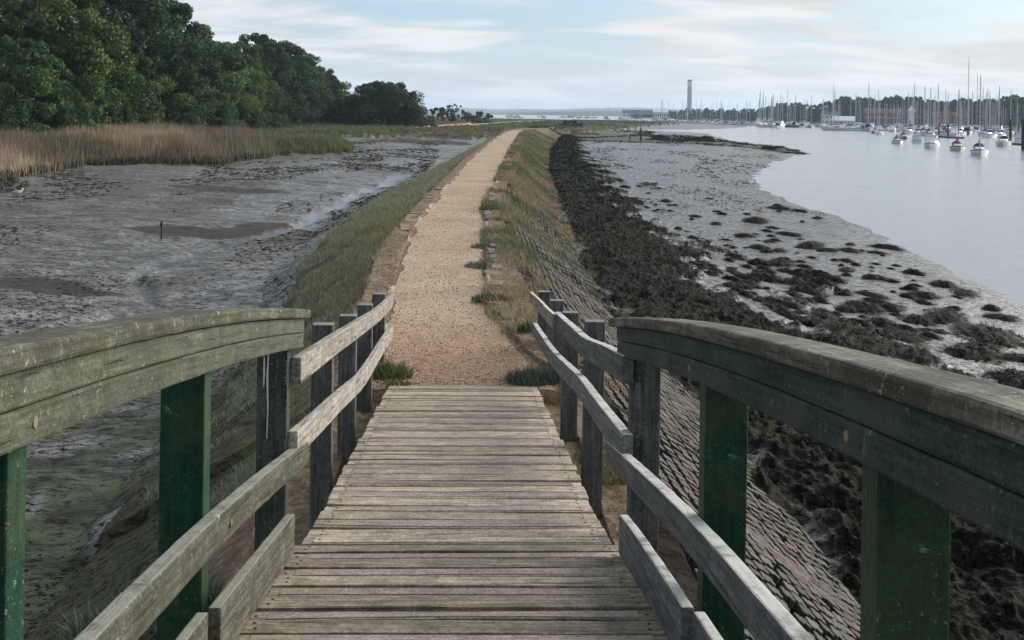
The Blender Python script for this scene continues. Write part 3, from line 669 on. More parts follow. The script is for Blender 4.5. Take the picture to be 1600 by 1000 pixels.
def grassland():
    # left bank
    n = 150000; Y = 9+(rng.random(n)**1.7)*120; gl = prof(_GL, Y); pl = prof(_PL, Y); X = gl-.05+(pl-.35-gl)*rng.random(n)
    d = fbm(X*1.1, Y*1.1, 4, 200); t = (X-gl)/(pl-gl); keep = rng.random(n) < ss(d+.07-.25*(t > .85)-.12*(t < .12)-.30*ss(-Y, -17, -11)*ss(-t, -.75, -.35), .42, .56); X, Y, d = X[keep], Y[keep], d[keep]
    sc = np.clip(Y/22, 1, 4.5); h = rng.uniform(.03, .13, len(X))*np.clip(sc, 1, 1.6)*(.5+1.3*fbm(X*1.6, Y*1.3, 3, 205)); w_ = .010*sc
    hue = ss(fbm(X*.35, Y*.3, 3, 210), .38, .62)[:, None]
    col = pick([(.20, .225, .15), (.165, .20, .135), (.25, .25, .17)], len(X))*(1-hue)+pick([(.24, .215, .13), (.17, .18, .10), (.28, .24, .15)], len(X))*hue
    o = blades('grass', X, Y, zat(X, Y)-.02, h, w_, rng.uniform(.2, .9, len(X)), col, M['blade']); tag(o, 'grey green grass on the left bank of the sea wall', 'grass', kind='stuff')
    # right crest and slope
    n = 170000; Y = 8.5+(rng.random(n)**1.5)*160; pr = prof(_PR, Y); cr = prof(_CR, Y); tr = prof(_TR, Y)
    X = pr-.1+(tr-pr+.1)*rng.random(n)**1.15; d = fbm(X*.9, Y*.55, 4, 220); t = (X-cr)/(tr-cr)
    lim = .40+.12*ss(-Y, -19, -11)+.24*np.clip(t-.25, 0, 1)*ss(-Y, -75, -45)+.10*(t < -.15)-.06*ss(Y, 45, 65)
    keep = (rng.random(n) < ss(d, lim, lim+.10)); X, Y = X[keep], Y[keep]; d = d[keep]
    sc = np.clip(Y/20, 1, 4.5); h = rng.uniform(.05, .17, len(X))*np.clip(sc, 1, 1.5); hue = ss(fbm(X*.5, Y*.4, 3, 230), .42, .6)[:, None]
    col = pick([(.11, .135, .08), (.095, .12, .065), (.14, .15, .085)], len(X))*(1-hue)+pick([(.27, .21, .12), (.21, .175, .095), (.30, .24, .15)], len(X))*hue
    o = blades('grass', X, Y, zat(X, Y)-.02, h, .010*sc, rng.uniform(.2, .8, len(X)), col, M['blade']); tag(o, 'straw and green grass tufts on the seaward crest', 'grass', kind='stuff')
    # marsh
    n = 160000; px = rng.uniform(-60, 1060, n); py = 186+rng.random(n)**.8*72; r = [ground_at(a, b, -1.2) for a, b in zip(px, py)]
    X = np.array([a for a, b in r]); Y = np.array([b for a, b in r]); z, A, B, C = land(X, Y); keep = (B[:, 0] > .5)&(A[:, 0] < .5); X, Y, z, px = X[keep], Y[keep], z[keep], px[keep]
    sc = np.clip(Y/22, 1, 40); hue = fbm(X*.06, Y*.02, 4, 240)[:, None]
    col = np.where(hue < .50, pick([(.115, .145, .065), (.095, .125, .055)], len(X)), np.where(hue < .58, pick([(.12, .115, .060), (.10, .085, .05)], len(X)), pick([(.13, .075, .05), (.17, .13, .085)], len(X))))
    o = blades('marsh_grass', X, Y, z-.03, rng.uniform(.25, .6, len(X)), .011*sc, rng.uniform(.1, .6, len(X)), col, M['blade']); tag(o, 'rough green and brown marsh grass beyond the tidal bay', 'marsh grass', kind='stuff')
grassland()

def reeds():
    front = P([(-60, 300), (0, 284), (60, 271), (120, 263), (260, 257), (330, 256), (400, 247), (428, 240)], -1.6)
    fx = np.array([p[0] for p in front]); fy = np.array([p[1] for p in front]); n = 75000
    t = rng.random(n)*(len(front)-1); i = np.minimum(t.astype(int), len(front)-2); f = t-i
    bx = fx[i]*(1-f)+fx[i+1]*f; by = fy[i]*(1-f)+fy[i+1]*f
    dep = rng.random(n)**1.3*26; X = bx-dep*.55+rng.normal(0, .5, n); Y = by+dep*.85+rng.normal(0, .5, n)+(fbm(bx*.3, by*.3, 3, 250)-.4)*4
    z = zat(X, Y, False); hh = .45+1.15*fbm(X*.22, Y*.16, 4, 255); h = rng.uniform(.95, 1.7, n)*hh*np.clip(.55+dep/3, 0, 1.05)
    tipx = ss(bx, fx[-3]-3, fx[-1])[:, None]; hue = ss(fbm(X*.14, Y*.10, 3, 260)+.10*(dep < 5)-.05, .43, .56)[:, None]*(1-tipx)
    col = pick([(.17, .185, .105), (.22, .205, .13), (.145, .16, .095), (.28, .25, .16)], n)*(1-hue)+pick([(.44, .35, .21), (.34, .28, .16), (.50, .40, .27)], n)*hue
    tipc = pick([(.17, .125, .10), (.22, .16, .12), (.14, .13, .09)], n)*(1-hue)+pick([(.34, .26, .18), (.44, .35, .25)], n)*hue
    o = blades('reeds', X, Y, z-.05, h, rng.uniform(.03, .06, n), rng.uniform(.03, .28, n), col, M['blade'], tip=tipc); tag(o, 'tall pinkish tan reeds along the wood side of the mud', 'reeds', kind='stuff')
    # dark tangled foot of the reed bed
    n = 22000; t = rng.random(n)*(len(front)-1); i = np.minimum(t.astype(int), len(front)-2); f = t-i
    X = fx[i]*(1-f)+fx[i+1]*f+rng.normal(0, .35, n); Y = fy[i]*(1-f)+fy[i+1]*f+rng.normal(0, .5, n)
    o = blades('sedge', X, Y, zat(X, Y, False)-.03, rng.uniform(.2, .6, n), .05, rng.uniform(.2, .7, n), pick([(.030, .034, .016), (.05, .05, .025)], n), M['blade']); tag(o, 'dark sedge at the muddy foot of the reeds', 'sedge', kind='stuff')
    # green cord grass point
    n = 16000; px = rng.uniform(425, 552, n); py = rng.uniform(228, 242, n); r = [ground_at(a, b, -1.3) for a, b in zip(px, py)]
    X = np.array([a for a, b in r]); Y = np.array([b for a, b in r]); z, A, B, C = land(X, Y, False); k = B[:, 0] > .5
    o = blades('cord_grass', X[k], Y[k], z[k]-.03, rng.uniform(.45, .95, k.sum()), .06, rng.uniform(.1, .4, k.sum()), pick([(.13, .155, .075), (.17, .175, .09), (.11, .13, .07)], k.sum()), M['blade']); tag(o, 'green cord grass on the low point beyond the reeds', 'cord grass', kind='stuff')
reeds()

# seaweed fronds on the weed mat
def weedfronds():
    n = 300000; Y = 8+(rng.random(n)**2.1)*220; tr = prof(_TR, Y); wo = prof(_WO, Y); X = tr-.3+(wo-tr)*1.5*rng.random(n)
    z, A, B, C = land(X, Y); k = A[:, 3] > .6; X, Y, z = X[k], Y[k], z[k]; m = len(X); sc = np.clip(Y/16, 1, 9)
    hue = ss(fbm(X*.6, Y*.5, 3, 270), .50, .62)[:, None]
    col = pick([(.005, .0068, .006), (.009, .010, .0075), (.004, .005, .005)], m)*(1-hue)+pick([(.040, .042, .016), (.014, .020, .010), (.024, .024, .012)], m)*hue
    a = rng.random(m) < .025; col[a] = pick([(.12, .105, .05), (.09, .095, .03)], a.sum())
    o = blades('seaweed_fronds', X, Y, z-.03, rng.uniform(.008, .036, m)*np.clip(sc, 1, 2.2), .014*sc*rng.uniform(.4, 1.6, m), rng.uniform(1.2, 3.4, m), col, M['frond']); tag(o, 'loose fronds of wrack over the black weed mat', 'seaweed', kind='stuff')
weedfronds()

# individual mounds of wrack on the mud
def mound_mesh(seed, nfr=620):
    r = np.random.default_rng(seed); na, nr = 46, 18; V = [(0, 0, 1)]
    ph = r.uniform(0, 6.28, 5)
    for i in range(1, nr+1):
        for k in range(na):
            a = 2*math.pi*k/na; rad = i/nr; edge = 1+.16*math.sin(2*a+ph[0])+.10*math.sin(3*a+ph[1])+.07*math.sin(7*a+ph[2])
            x, y = rad*edge*math.cos(a)*.5, rad*edge*math.sin(a)*.5
            zz = (1-rad**2.2)*.9; zz += (float(vnoise(np.array([x*7+seed]), np.array([y*7]), seed)[0])-.5)*.8*(1-rad**4)+(float(vnoise(np.array([x*19+seed]), np.array([y*19]), seed)[0])-.5)*.75*(1-rad**4)
            V.append((x, y, zz if i < nr else -.25))
    F = [(0, 1+k, 1+(k+1) % na, 1+(k+1) % na) for k in range(na)]
    T = [(0, 1+k, 1+(k+1) % na) for k in range(na)]
    for i in range(nr-1):
        for k in range(na):
            a, b, c, d = 1+i*na+k, 1+i*na+(k+1) % na, 1+(i+1)*na+(k+1) % na, 1+(i+1)*na+k; T += [(a, d, c), (a, c, b)]
    V = np.array(V); C = np.tile([.008, .0075, .006, 1], (len(V), 1)).astype(float); C[:, :3] *= r.uniform(.5, 1.8, (len(V), 1))
    # fronds hanging over it
    aa = r.uniform(0, 6.28, nfr); rr = np.sqrt(r.random(nfr))*.60; x = rr*np.cos(aa); y = rr*np.sin(aa); z = np.clip(1-(rr*2)**2.2, 0, 1)*.9
    yw = r.uniform(0, 6.28, nfr); L = r.uniform(.06, .22, nfr); ww = r.uniform(.010, .022, nfr); ox = np.cos(aa+r.normal(0, .8, nfr))*L; oy = np.sin(aa+r.normal(0, .8, nfr))*L
    p0 = np.stack([x-np.sin(aa)*ww, y+np.cos(aa)*ww, z+.1], -1); p1 = np.stack([x+np.sin(aa)*ww, y-np.cos(aa)*ww, z+.1], -1); p2 = np.stack([x+ox, y+oy, np.maximum(z-.25, -.1)+r.uniform(0, .75, nfr)], -1)
    b = len(V); V = np.concatenate([V, np.stack([p0, p1, p2], 1).reshape(-1, 3)]); T = np.concatenate([np.array(T), b+np.arange(nfr*3).reshape(-1, 3)])
    cc = np.array([(.018, .015, .008), (.008, .007, .005), (.030, .024, .011), (.006, .007, .005)])[r.integers(0, 4, nfr)]
    C = np.concatenate([C, np.repeat(np.concatenate([cc, np.ones((nfr, 1))], 1), 3, axis=0)])
    me = np_mesh('seaweed_mound', V, T, M['frond'], attrs={'col': C}); d = me.data; bpy.data.objects.remove(me); return d
mounds = [mound_mesh(400+i) for i in range(7)]
LISTED = [(1218, 323, 30), (1248, 326, 18), (1386, 381, 30), (1325, 388, 30), (1475, 438, 36), (1505, 451, 36), (1548, 473, 26), (1562, 487, 42), (1428, 420, 26), (1360, 430, 26), (1322, 405, 20),
          (1442, 456, 42), (1360, 459, 32), (1434, 496, 44), (1474, 489, 56), (1390, 478, 40), (1346, 478, 50), (1293, 388, 26), (1265, 383, 36), (1230, 364, 30), (1180, 345, 34), (1163, 370, 30),
          (1548, 518, 84), (1526, 536, 66), (1516, 549, 96), (1592, 553, 60), (1582, 592, 90), (1404, 527, 66), (1372, 503, 46), (1322, 482, 38), (1284, 499, 34), (1240, 444, 50), (1276, 441, 40),
          (1218, 412, 42), (1184, 413, 30), (1183, 388, 26), (1145, 405, 34), (1190, 442, 50), (1258, 457, 40), (1267, 430, 52), (1330, 530, 40), (1222, 505, 26)]
cnt = 0
def place_mound(X, Y, wdt, lab, asp=1.0, nm='seaweed_mound', cat='seaweed mound', grp='seaweed mounds on the mud'):
    global cnt
    o = bpy.data.objects.new(nm, mounds[cnt % 7]); cnt += 1
    o.location = (X, Y, gz(X, Y)-.01); o.rotation_euler = (random.uniform(-.04, .04), random.uniform(-.04, .04), random.uniform(-.5, .5)+(math.pi if random.random() < .5 else 0))
    o.scale = (wdt, wdt*asp, random.uniform(.10, .17)*wdt**.6); link(o); tag(o, lab, cat, grp)
for i, (mx, my, mw) in enumerate(LISTED):
    X, Y = ground_at(mx, my, -2.3); big = mw > 60
    near_ = 'among the biggest wrack mounds, near the right handrail' if big else ('black wrack mound close to the water, well apart from the weed mat' if mx > 1420 else 'small black wrack mound on the shining mud between the weed mat and the water')
    place_mound(X, Y, mw/FPX*Y*1.05, near_, random.uniform(.8, 1.3) if Y < 25 else random.uniform(1.2, 2.2))
tries = 0
while cnt < 298 and tries < 20000:
    tries += 1; py = 285+random.random()**.8*240; lo = np.interp(py, [285, 330, 400, 460, 500, 530], [935, 970, 1060, 1150, 1225, 1300]); hi = np.interp(py, [285, 330, 400, 460, 525], [1170, 1280, 1400, 1500, 1590])
    px = lo-20+(hi-lo+20)*random.random()**2.1; X, Y = ground_at(px, py, -2.3)
    z, A, B, C = land(np.array([X]), np.array([Y]), False)
    if A[0, 3] > .7: continue
    if float(sdpoly(np.array([X]), np.array([Y]), WATER)[0]) > -1.0: continue
    w_px = random.uniform(9, 30)*(.55+.55*(py-285)/240)
    place_mound(X, Y, w_px/FPX*Y, 'low black clump of wrack among many on the mud beyond the weed mat', random.uniform(1.0, 2.4))

# pebbles on the path and verge
n = 9000; Y = 11.2+rng.random(n)**2*30; X = prof(_PL, Y)-.4+(prof(_CR, Y)-prof(_PL, Y)+.3)*rng.random(n); z = zat(X, Y)
s_ = rng.uniform(.006, .017, n); base = np.array([(1, 0, 0), (0, 1, 0), (-1, 0, 0), (0, -1, 0), (0, 0, .7), (0, 0, -.7)], float)
V = (base[None]*s_[:, None, None]*rng.uniform(.7, 1.3, (n, 6, 1)))+np.stack([X, Y, z+.002], -1)[:, None]
oc = np.array([(0, 1, 4), (1, 2, 4), (2, 3, 4), (3, 0, 4), (1, 0, 5), (2, 1, 5), (3, 2, 5), (0, 3, 5)]); F = (np.arange(n)*6)[:, None, None]+oc[None]
C = np.repeat(np.concatenate([pick([(.42, .30, .20), (.55, .45, .34), (.28, .19, .13), (.40, .38, .34)], n), np.ones((n, 1))], 1), 6, axis=0)
tag(np_mesh('gravel', V.reshape(-1, 3), F.reshape(-1, 3), M['block'], attrs={'col': C}), 'loose tan pebbles on the path', 'gravel', kind='stuff')

# ------------------------------------------------------------------ trees
def leafset(centers, radii, per, size, hues, flat=.75, seed=0):
    """leaf-sized rhombi through a crown made of clumps"""
    r = np.random.default_rng(seed); n = len(centers)*per
    c = np.repeat(np.array(centers, float), per, 0); rad = np.repeat(np.array(radii, float), per)
    d = r.normal(0, 1, (n, 3)); d /= np.linalg.norm(d, axis=1)[:, None]; rr = rad*(.55+.5*r.random(n)**.6)
    pts = c+d*rr[:, None]*np.array([1, 1, flat]); pts += r.normal(0, .12, (n, 3))*rad[:, None]*.5
    a = r.normal(0, 1, (n, 3))+d*.2; a /= np.linalg.norm(a, axis=1)[:, None]; b = np.cross(a, d+r.normal(0, .55, (n, 3))); b /= np.linalg.norm(b, axis=1)[:, None]+1e-9
    s = size*r.uniform(.55, 1.25, n)[:, None]
    V = np.stack([pts-a*s, pts+b*s*.55, pts+a*s, pts-b*s*.55], 1).reshape(-1, 3); F = np.arange(n*4).reshape(-1, 4)
    h = np.repeat(np.array(hues), per, 0)*r.uniform(.7, 1.35, (n, 1)); C = np.repeat(np.concatenate([h, np.ones((n, 1))], 1), 4, axis=0)
    return V, F, C
GREENS = {'dark': [(.026, .062, .024), (.040, .084, .028), (.018, .046, .022)], 'mid': [(.050, .104, .030), (.075, .130, .036), (.034, .078, .026)],
          'olive': [(.062, .112, .032), (.082, .126, .036), (.048, .090, .028)], 'grey': [(.080, .098, .058), (.105, .115, .065)]}
def make_tree(name, H, Rx, seed, kind, ncl=70, per=260, leaf=.20, bottom=.12, top=1.0, wisp=False, limbs=7):
    random.seed(seed); r = np.random.default_rng(seed); root = empty(name)
    cen, rad, hue = [], [], []; pal = GREENS[kind]
    for i in range(ncl):
        th = r.uniform(0, 2*math.pi); v = r.uniform(0, 1); zf = bottom+(top-bottom)*v
        e = math.sqrt(max(.05, 1-((v-.42)/.62)**2)) if not wisp else math.sqrt(max(.05, 1-((v-.6)/.5)**2))
        lob = 1+.16*math.sin(3*th+seed)+.12*math.sin(5*th+2*seed+4*v)+.10*math.sin(9*v+seed)
        q = Rx*e*lob*(r.uniform(.55, 1.0) if i % 4 else r.uniform(.1, .6))
        cr_ = r.uniform(.11, .21)*Rx*(1.1 if v < .8 else .75)*(.8 if wisp else 1)
        cen.append((q*math.cos(th), q*math.sin(th), H*zf-cr_*.5)); rad.append(cr_)
        hue.append(np.array(pal[r.integers(0, len(pal))])*r.uniform(.8, 1.2))
    V, F, C = leafset(cen, rad, per, leaf, hue, seed=seed); V[:, 2] = np.maximum(V[:, 2], .1)
    np_mesh('crown', V, F, M['leaf'], root, attrs={'col': C}, smooth=False)
    m_ = MB(); tr = .035*H; lean = (random.uniform(-.04, .04)*H, random.uniform(-.04, .04)*H)
    m_.tube([(0, 0, -.4), (lean[0]*.3, lean[1]*.3, H*.22), (lean[0]*.7, lean[1]*.7, H*.45), (lean[0], lean[1], H*.78)], [tr*1.3, tr, tr*.7, tr*.2], 9, jit=.08)
    for i in range(limbs):
        c = cen[(i*7) % len(cen)]; z0 = H*random.uniform(.18, .5)
        p0 = Vector((lean[0]*z0/H, lean[1]*z0/H, z0)); p2 = Vector(c); p1 = (p0+p2)/2+Vector((random.uniform(-.3, .3), random.uniform(-.3, .3), random.uniform(.1, .6)))
        m_.tube([p0, p1, p2], [tr*.5, tr*.3, tr*.10], 6)
    m_.build('trunk', M['bark'], root, smooth=True)
    return root
PR_ = []
specs = [('dark', 16, 7.0, 110, 420, .17), ('mid', 15, 6.2, 105, 420, .17), ('olive', 14, 6.0, 105, 400, .165), ('dark', 13, 6.6, 105, 400, .17), ('mid', 12, 6.0, 105, 380, .165)]
for i, (k, H, Rx, nc, pe, lf) in enumerate(specs):
    PR_.append((make_tree('oak_tree', H, Rx, 500+i, k, nc, pe, lf, bottom=.05), H, k))
used = set()
def put_tree(pi, x, y, h, rz, label, group=None, wide=1.0):
    root, H, k = PR_[pi]
    o = root if pi not in used else copy_tree(root); used.add(pi)
    s = h/H; o.location = (x, y, gz(x, y)-.2); o.rotation_euler = (0, 0, rz); o.scale = (s*wide, s*wide, s); tag(o, label, 'tree', group); return o
G1 = 'oaks along the edge of the wood'
# (photo column, distance, height, prototype)
wood_ = [(-95, 96, 17, 1), (-30, 104, 18, 2), (45, 98, 17.5, 2), (95, 112, 16.0, 1), (150, 122, 19.5, 0), (205, 128, 18.4, 0), (120, 108, 12, 3), (240, 142, 17.4, 3), (178, 112, 10, 2), (262, 135, 13, 1), (285, 150, 14.8, 2), (318, 158, 13.6, 2), (225, 125, 10, 4),
         (350, 172, 14.2, 1), (378, 182, 14.2, 1), (300, 146, 9.5, 4), (405, 196, 16.6, 0), (430, 208, 15.8, 3), (392, 186, 11, 4), (452, 222, 14.4, 0), (472, 232, 13.2, 3), (440, 205, 10, 1), (490, 240, 12.4, 4), (508, 246, 10.5, 3), (478, 225, 8, 2),
         (20, 88, 9, 4), (60, 92, 8, 1), (105, 98, 8.5, 4), (150, 104, 7.5, 1), (360, 165, 8, 4), (420, 198, 7.5, 1), (520, 240, 7.4, 3), (545, 236, 6.2, 4), (330, 152, 7, 2),
         (-140, 110, 18, 0), (10, 118, 21, 0), (75, 128, 22, 3), (180, 140, 21, 1), (335, 190, 14, 3)]
for i, (px, d, h, pi) in enumerate(wood_):
    x, y = along(px, d)
    where = 'at the left edge of the picture' if px < 80 else ('rising tallest above the reeds' if px < 262 else ('in the middle of the wood edge' if px < 400 else 'towards the low far end of the wood'))
    kind = {'dark': 'dark green oak', 'mid': 'mid green oak', 'olive': 'yellowish olive oak'}[PR_[pi][2]]
    size = 'small low ' if h < 11.5 else ''
    put_tree(pi, x, y, h, random.uniform(0, 6.28), f'{size}{kind} {where}', G1, random.uniform(.95, 1.15))
x, y = along(598, 232); t_ = make_tree('oak_tree', 9.6, 8.4, 611, 'dark', 170, 330, .20, bottom=.0, top=.97); t_.location = (x, y, gz(x, y)-.2)
tag(t_, 'broad round dark oak standing at the end of the wood beside the marsh', 'tree', G1)
x, y = along(640, 250); t_ = make_tree('oak_tree', 5.2, 3.4, 612, 'mid', 40, 200, .24, bottom=.02); t_.location = (x, y, gz(x, y)-.2); tag(t_, 'low bush at the right foot of the broad round oak', 'tree', G1)
x, y = along(531, 262); t_ = make_tree('ash_tree', 8.6, 2.5, 613, 'grey', 26, 70, .20, bottom=.3, wisp=True, limbs=14); t_.location = (x, y, gz(x, y)-.2); tag(t_, 'thin grey see-through tree in the gap left of the broad round oak', 'tree')
for i, (px, d, h, wd_) in enumerate([(520, 236, 4.8, 4.2), (548, 238, 5.4, 4), (500, 236, 3.6, 3.5)]):
    x, y = along(px, d); t_ = make_tree('thorn_bush', h, wd_, 620+i, 'dark', 40, 200, .22, bottom=.0); t_.location = (x, y, gz(x, y)-.2)
    tag(t_, ['dark thorn bush below the thin grey tree', 'dark thorn bush just left of the broad round oak', 'low thorn bush at the foot of the tall oaks'][i], 'bush', 'thorn bushes at the wood end')
scrub = [(655, 300, 3.2, 2.6, 'grey'), (684, 330, 4.2, 3.4, 'dark'), (707, 320, 3.4, 2.4, 'mid'), (708, 520, 6.5, 4.5, 'dark'), (731, 330, 2.6, 1.8, 'mid'), (752, 340, 3.6, 4.0, 'dark'), (668, 235, 2.3, 2.2, 'grey'), (895, 300, 1.7, 3.6, 'dark'), (727, 600, 4, 3, 'dark')]
for i, (px, d, h, wd_, k) in enumerate(scrub):
    x, y = along(px, d); t_ = make_tree('hawthorn', h, wd_, 640+i, k, 26, 90, .26, bottom=.12 if i in (1, 2, 4) else 0, wisp=i in (2, 4)); t_.location = (x, y, gz(x, y)-.1)
    tag(t_, ['grey green hawthorn nearest the broad oak', 'dark umbrella shaped hawthorn on the marsh', 'spindly open hawthorn on the marsh', 'dark hawthorn far behind on the shore rising highest', 'tiny thin hawthorn between two larger ones', 'wide low dark hawthorn just left of the path end', 'pale grey shrub below the scrub row', 'black gorse lump on the marsh right of the path', 'small far hawthorn behind the scrub row'][i], 'hawthorn', 'scrub on the marsh')
x, y = along(10, 58); x, y = ground_at(10, 303, -1.6); b_ = make_tree('saltbush', .75, 1.15, 660, 'grey', 30, 160, .05, bottom=0); b_.location = (x, y, gz(x, y)-.03); tag(b_, 'small round grey green shrub on the mud at the left edge of the picture', 'shrub')

# trees behind the marina
FT = []
for i, k in enumerate(('dark', 'mid', 'dark')):
    t_ = make_tree('oak_tree', 12, 7.0, 700+i, k, 46, 60, .75, bottom=0, limbs=3); FT.append([t_, False])
prof_top = [(1036, 174), (1060, 170), (1100, 168.5), (1150, 168.5), (1185, 167), (1205, 163), (1216, 156.5), (1240, 160), (1275, 163), (1284, 158), (1300, 151), (1325, 149), (1350, 152), (1375, 151), (1400, 147.5), (1425, 150), (1452, 157), (1470, 158), (1492, 152), (1520, 151), (1540, 154), (1560, 151), (1580, 147), (1640, 142), (1760, 138)]
px = 1036; i = 0
while px < 1690:
    for row in (0, 1):
        d = float(np.interp(px, [1036, 1200, 1400, 1600, 1700], [1090, 830, 690, 640, 620]))+row*45
        ty = float(np.interp(px, *zip(*prof_top))); hz = HORIZON+(px-800)*math.tan(ROLL); x, y = along(px+row*9+random.uniform(-3, 3), d); z0 = gz(x, y)
        top = CAMZ+(hz-ty)/FPX*d; h = max(5, top-z0-(1.5 if row == 0 else 0)+random.uniform(-1.2, .5))
        f_ = FT[(i+row) % 3]; o = f_[0] if not f_[1] else copy_tree(f_[0]); f_[1] = True
        o.location = (x, y, z0-.2); o.rotation_euler = (0, 0, random.uniform(0, 6.28)); s = h/12; ws = random.uniform(.7, .95)*max(.75, s*.9); o.scale = (ws, ws, s)
        reg = 'over the left end of the marina near the chimney' if px < 1200 else ('over the middle of the marina' if px < 1420 else 'over the right end of the marina')
        tag(o, f'far dark tree in the treeline {reg}', 'tree', 'treeline behind the marina')
    px += random.uniform(9, 14)*(.8 if px < 1200 else 1.05); i += 1
random.seed(21)

# ------------------------------------------------------------------ boats
M['gel'] = plain('white_gelcoat', (.62, .64, .66), .3, spec=.5); M['gelcream'] = plain('cream_gelcoat', (.52, .50, .43), .35); M['navy'] = plain('navy_gelcoat', (.020, .035, .085), .3)
M['bluehull'] = plain('blue_gelcoat', (.045, .10, .22), .3); M['redhull'] = plain('dark_red_gelcoat', (.16, .03, .025), .4); M['stripeblue'] = plain('blue_stripe', (.02, .05, .14), .4); M['antifoul'] = plain('dark_waterline', (.02, .022, .03), .6)
M['alu'] = plain('grey_mast', (.42, .44, .46), .45, .3); M['darkmast'] = plain('dark_mast', (.10, .09, .085), .5); M['canvasblue'] = plain('blue_canvas', (.03, .07, .17), .9); M['canvasred'] = plain('maroon_canvas', (.12, .025, .03), .9); M['canvasblack'] = plain('black_canvas', (.012, .014, .02), .9)
M['glass'] = plain('dark_window', (.015, .02, .025), .1, spec=.6); M['teak'] = plain('pale_deck', (.35, .33, .28), .7)
def hull_mesh(L, Bm, F, transom=.75, low=False):
    """bow towards +Y; waterline at z=0"""
    m_ = MB(); secs = []; n = 12
    for i in range(n+1):
        t = i/n; y = -L/2+L*t; w_ = Bm/2*(transom+(1-transom)*math.sin(min(1, t/.5)*math.pi/2) if t < .5 else max(.02, (1-((t-.5)/.5)**2.2)))
        sh = F*(1+.35*(t-.35)**2*3); rake = .06*L*t**3
        secs.append([(-w_, y+rake, sh), (-w_*.96, y+rake*.7, sh*.45), (-w_*.78, y, -.05), (-w_*.3, y-rake*.4, -.35), (w_*.3, y-rake*.4, -.35), (w_*.78, y, -.05), (w_*.96, y+rake*.7, sh*.45), (w_, y+rake, sh)])
    m_.sweep(secs); return m_, secs
def yacht(L=8, hull='gel', stripe='stripeblue', cover='canvasblue', mast=True, mh=None, mmat='alu', detail=True, cabin='gel', motor=False, hood=True):
    Bm = L*.33; F = .10*L; mh = mh or L*1.25
    root = empty('motor_boat' if motor else 'sailing_yacht')
    m_, secs = hull_mesh(L, Bm, F); h_ = m_.build('hull', M[hull], root, smooth=False)
    s_ = MB()
    for sgn in (0, 7):
        ring = []
        for sc in secs:
            a = Vector(sc[sgn]); b = Vector(sc[1 if sgn == 0 else 6]); e = Vector((math.copysign(.015, a.x), 0, 0)); q = (b-a)
            ring.append([a+q*.18+e, a+q*.42+e, a+q*.42-e, a+q*.18-e])
        s_.sweep(ring)
    s_.sweep([[Vector(secs[0][0])*1+Vector((0, -.012, -.18*F*.55)), Vector(secs[0][7])+Vector((0, -.012, -.18*F*.55)), Vector(secs[0][7])+Vector((0, -.012, -.42*F*.55)), Vector(secs[0][0])+Vector((0, -.012, -.42*F*.55))], [Vector(secs[0][0])+Vector((0, .012, -.18*F*.55)), Vector(secs[0][7])+Vector((0, .012, -.18*F*.55)), Vector(secs[0][7])+Vector((0, .012, -.42*F*.55)), Vector(secs[0][0])+Vector((0, .012, -.42*F*.55))]])
    s_.build('stripe', M[stripe], h_)
    if motor:
        c_ = MB(); z0 = F*1.0
        c_.sweep([[(-Bm*.40, y, z0-.1), (-Bm*.36*k, y, z0+hh), (Bm*.36*k, y, z0+hh), (Bm*.40, y, z0-.1)] for y, hh, k in ((-L*.18, .155*L, .9), (L*.05, .165*L, .9), (L*.20, .06*L, .85), (L*.36, .02*L, .5))])
        cb = c_.build('cabin', M[cabin], root, bevel=.03)
        g_ = MB(); g_.sweep([[(-Bm*.405*k, y, z0+.07*L), (-Bm*.375*k, y, z0+.13*L*q), (Bm*.375*k, y, z0+.13*L*q), (Bm*.405*k, y, z0+.07*L)] for y, q, k in ((-L*.16, 1, .98), (L*.04, 1, .98), (L*.125, .85, .95))]); g_.build('window', M['glass'], cb)
        t_ = MB(); t_.box((0, -L*.08, z0+.175*L), (Bm*.8, L*.30, .05)); t_.build('roof', M[cabin], cb, bevel=.01)
        r_ = MB(); 
        for sx in (-1, 1): r_.tube([(sx*Bm*.42, L*.1, F*1.1), (sx*Bm*.40, L*.12, F*1.1+.5), (sx*Bm*.2, L*.44, F*1.3+.5), (0, L*.52, F*1.35+.5)], .02, 5)
        r_.build('guard_rail', M['alu'], root)
    else:
        c_ = MB(); z0 = F*.95
        c_.sweep([[(-Bm*.30*k, y, z0-.1), (-Bm*.24*k, y, z0+hh), (Bm*.24*k, y, z0+hh), (Bm*.30*k, y, z0-.1)] for y, hh, k in ((-L*.12, .062*L, 1), (L*.05, .062*L, 1), (L*.20, .04*L, .8), (L*.30, .01*L, .5))])
        cb = c_.build('cabin', M[cabin], root, bevel=.02)
        g_ = MB(); g_.sweep([[(-Bm*.288*k, y, z0+.015*L), (-Bm*.268*k, y, z0+.042*L*k), (Bm*.268*k, y, z0+.042*L*k), (Bm*.288*k, y, z0+.015*L)] for y, k in ((-L*.08, 1), (L*.05, 1), (L*.13, .9))]); g_.build('window', M['glass'], cb)
        if hood:
            k_ = MB(); k_.sweep([[(-Bm*.30, y, z0+.0), (-Bm*.28, y, z0+hh*.7), (-Bm*.12, y, z0+hh), (Bm*.12, y, z0+hh), (Bm*.28, y, z0+hh*.7), (Bm*.30, y, z0+.0)] for y, hh in ((-L*.24, .125*L), (-L*.17, .13*L), (-L*.11, .07*L))]); k_.build('spray_hood', M[cover], root)
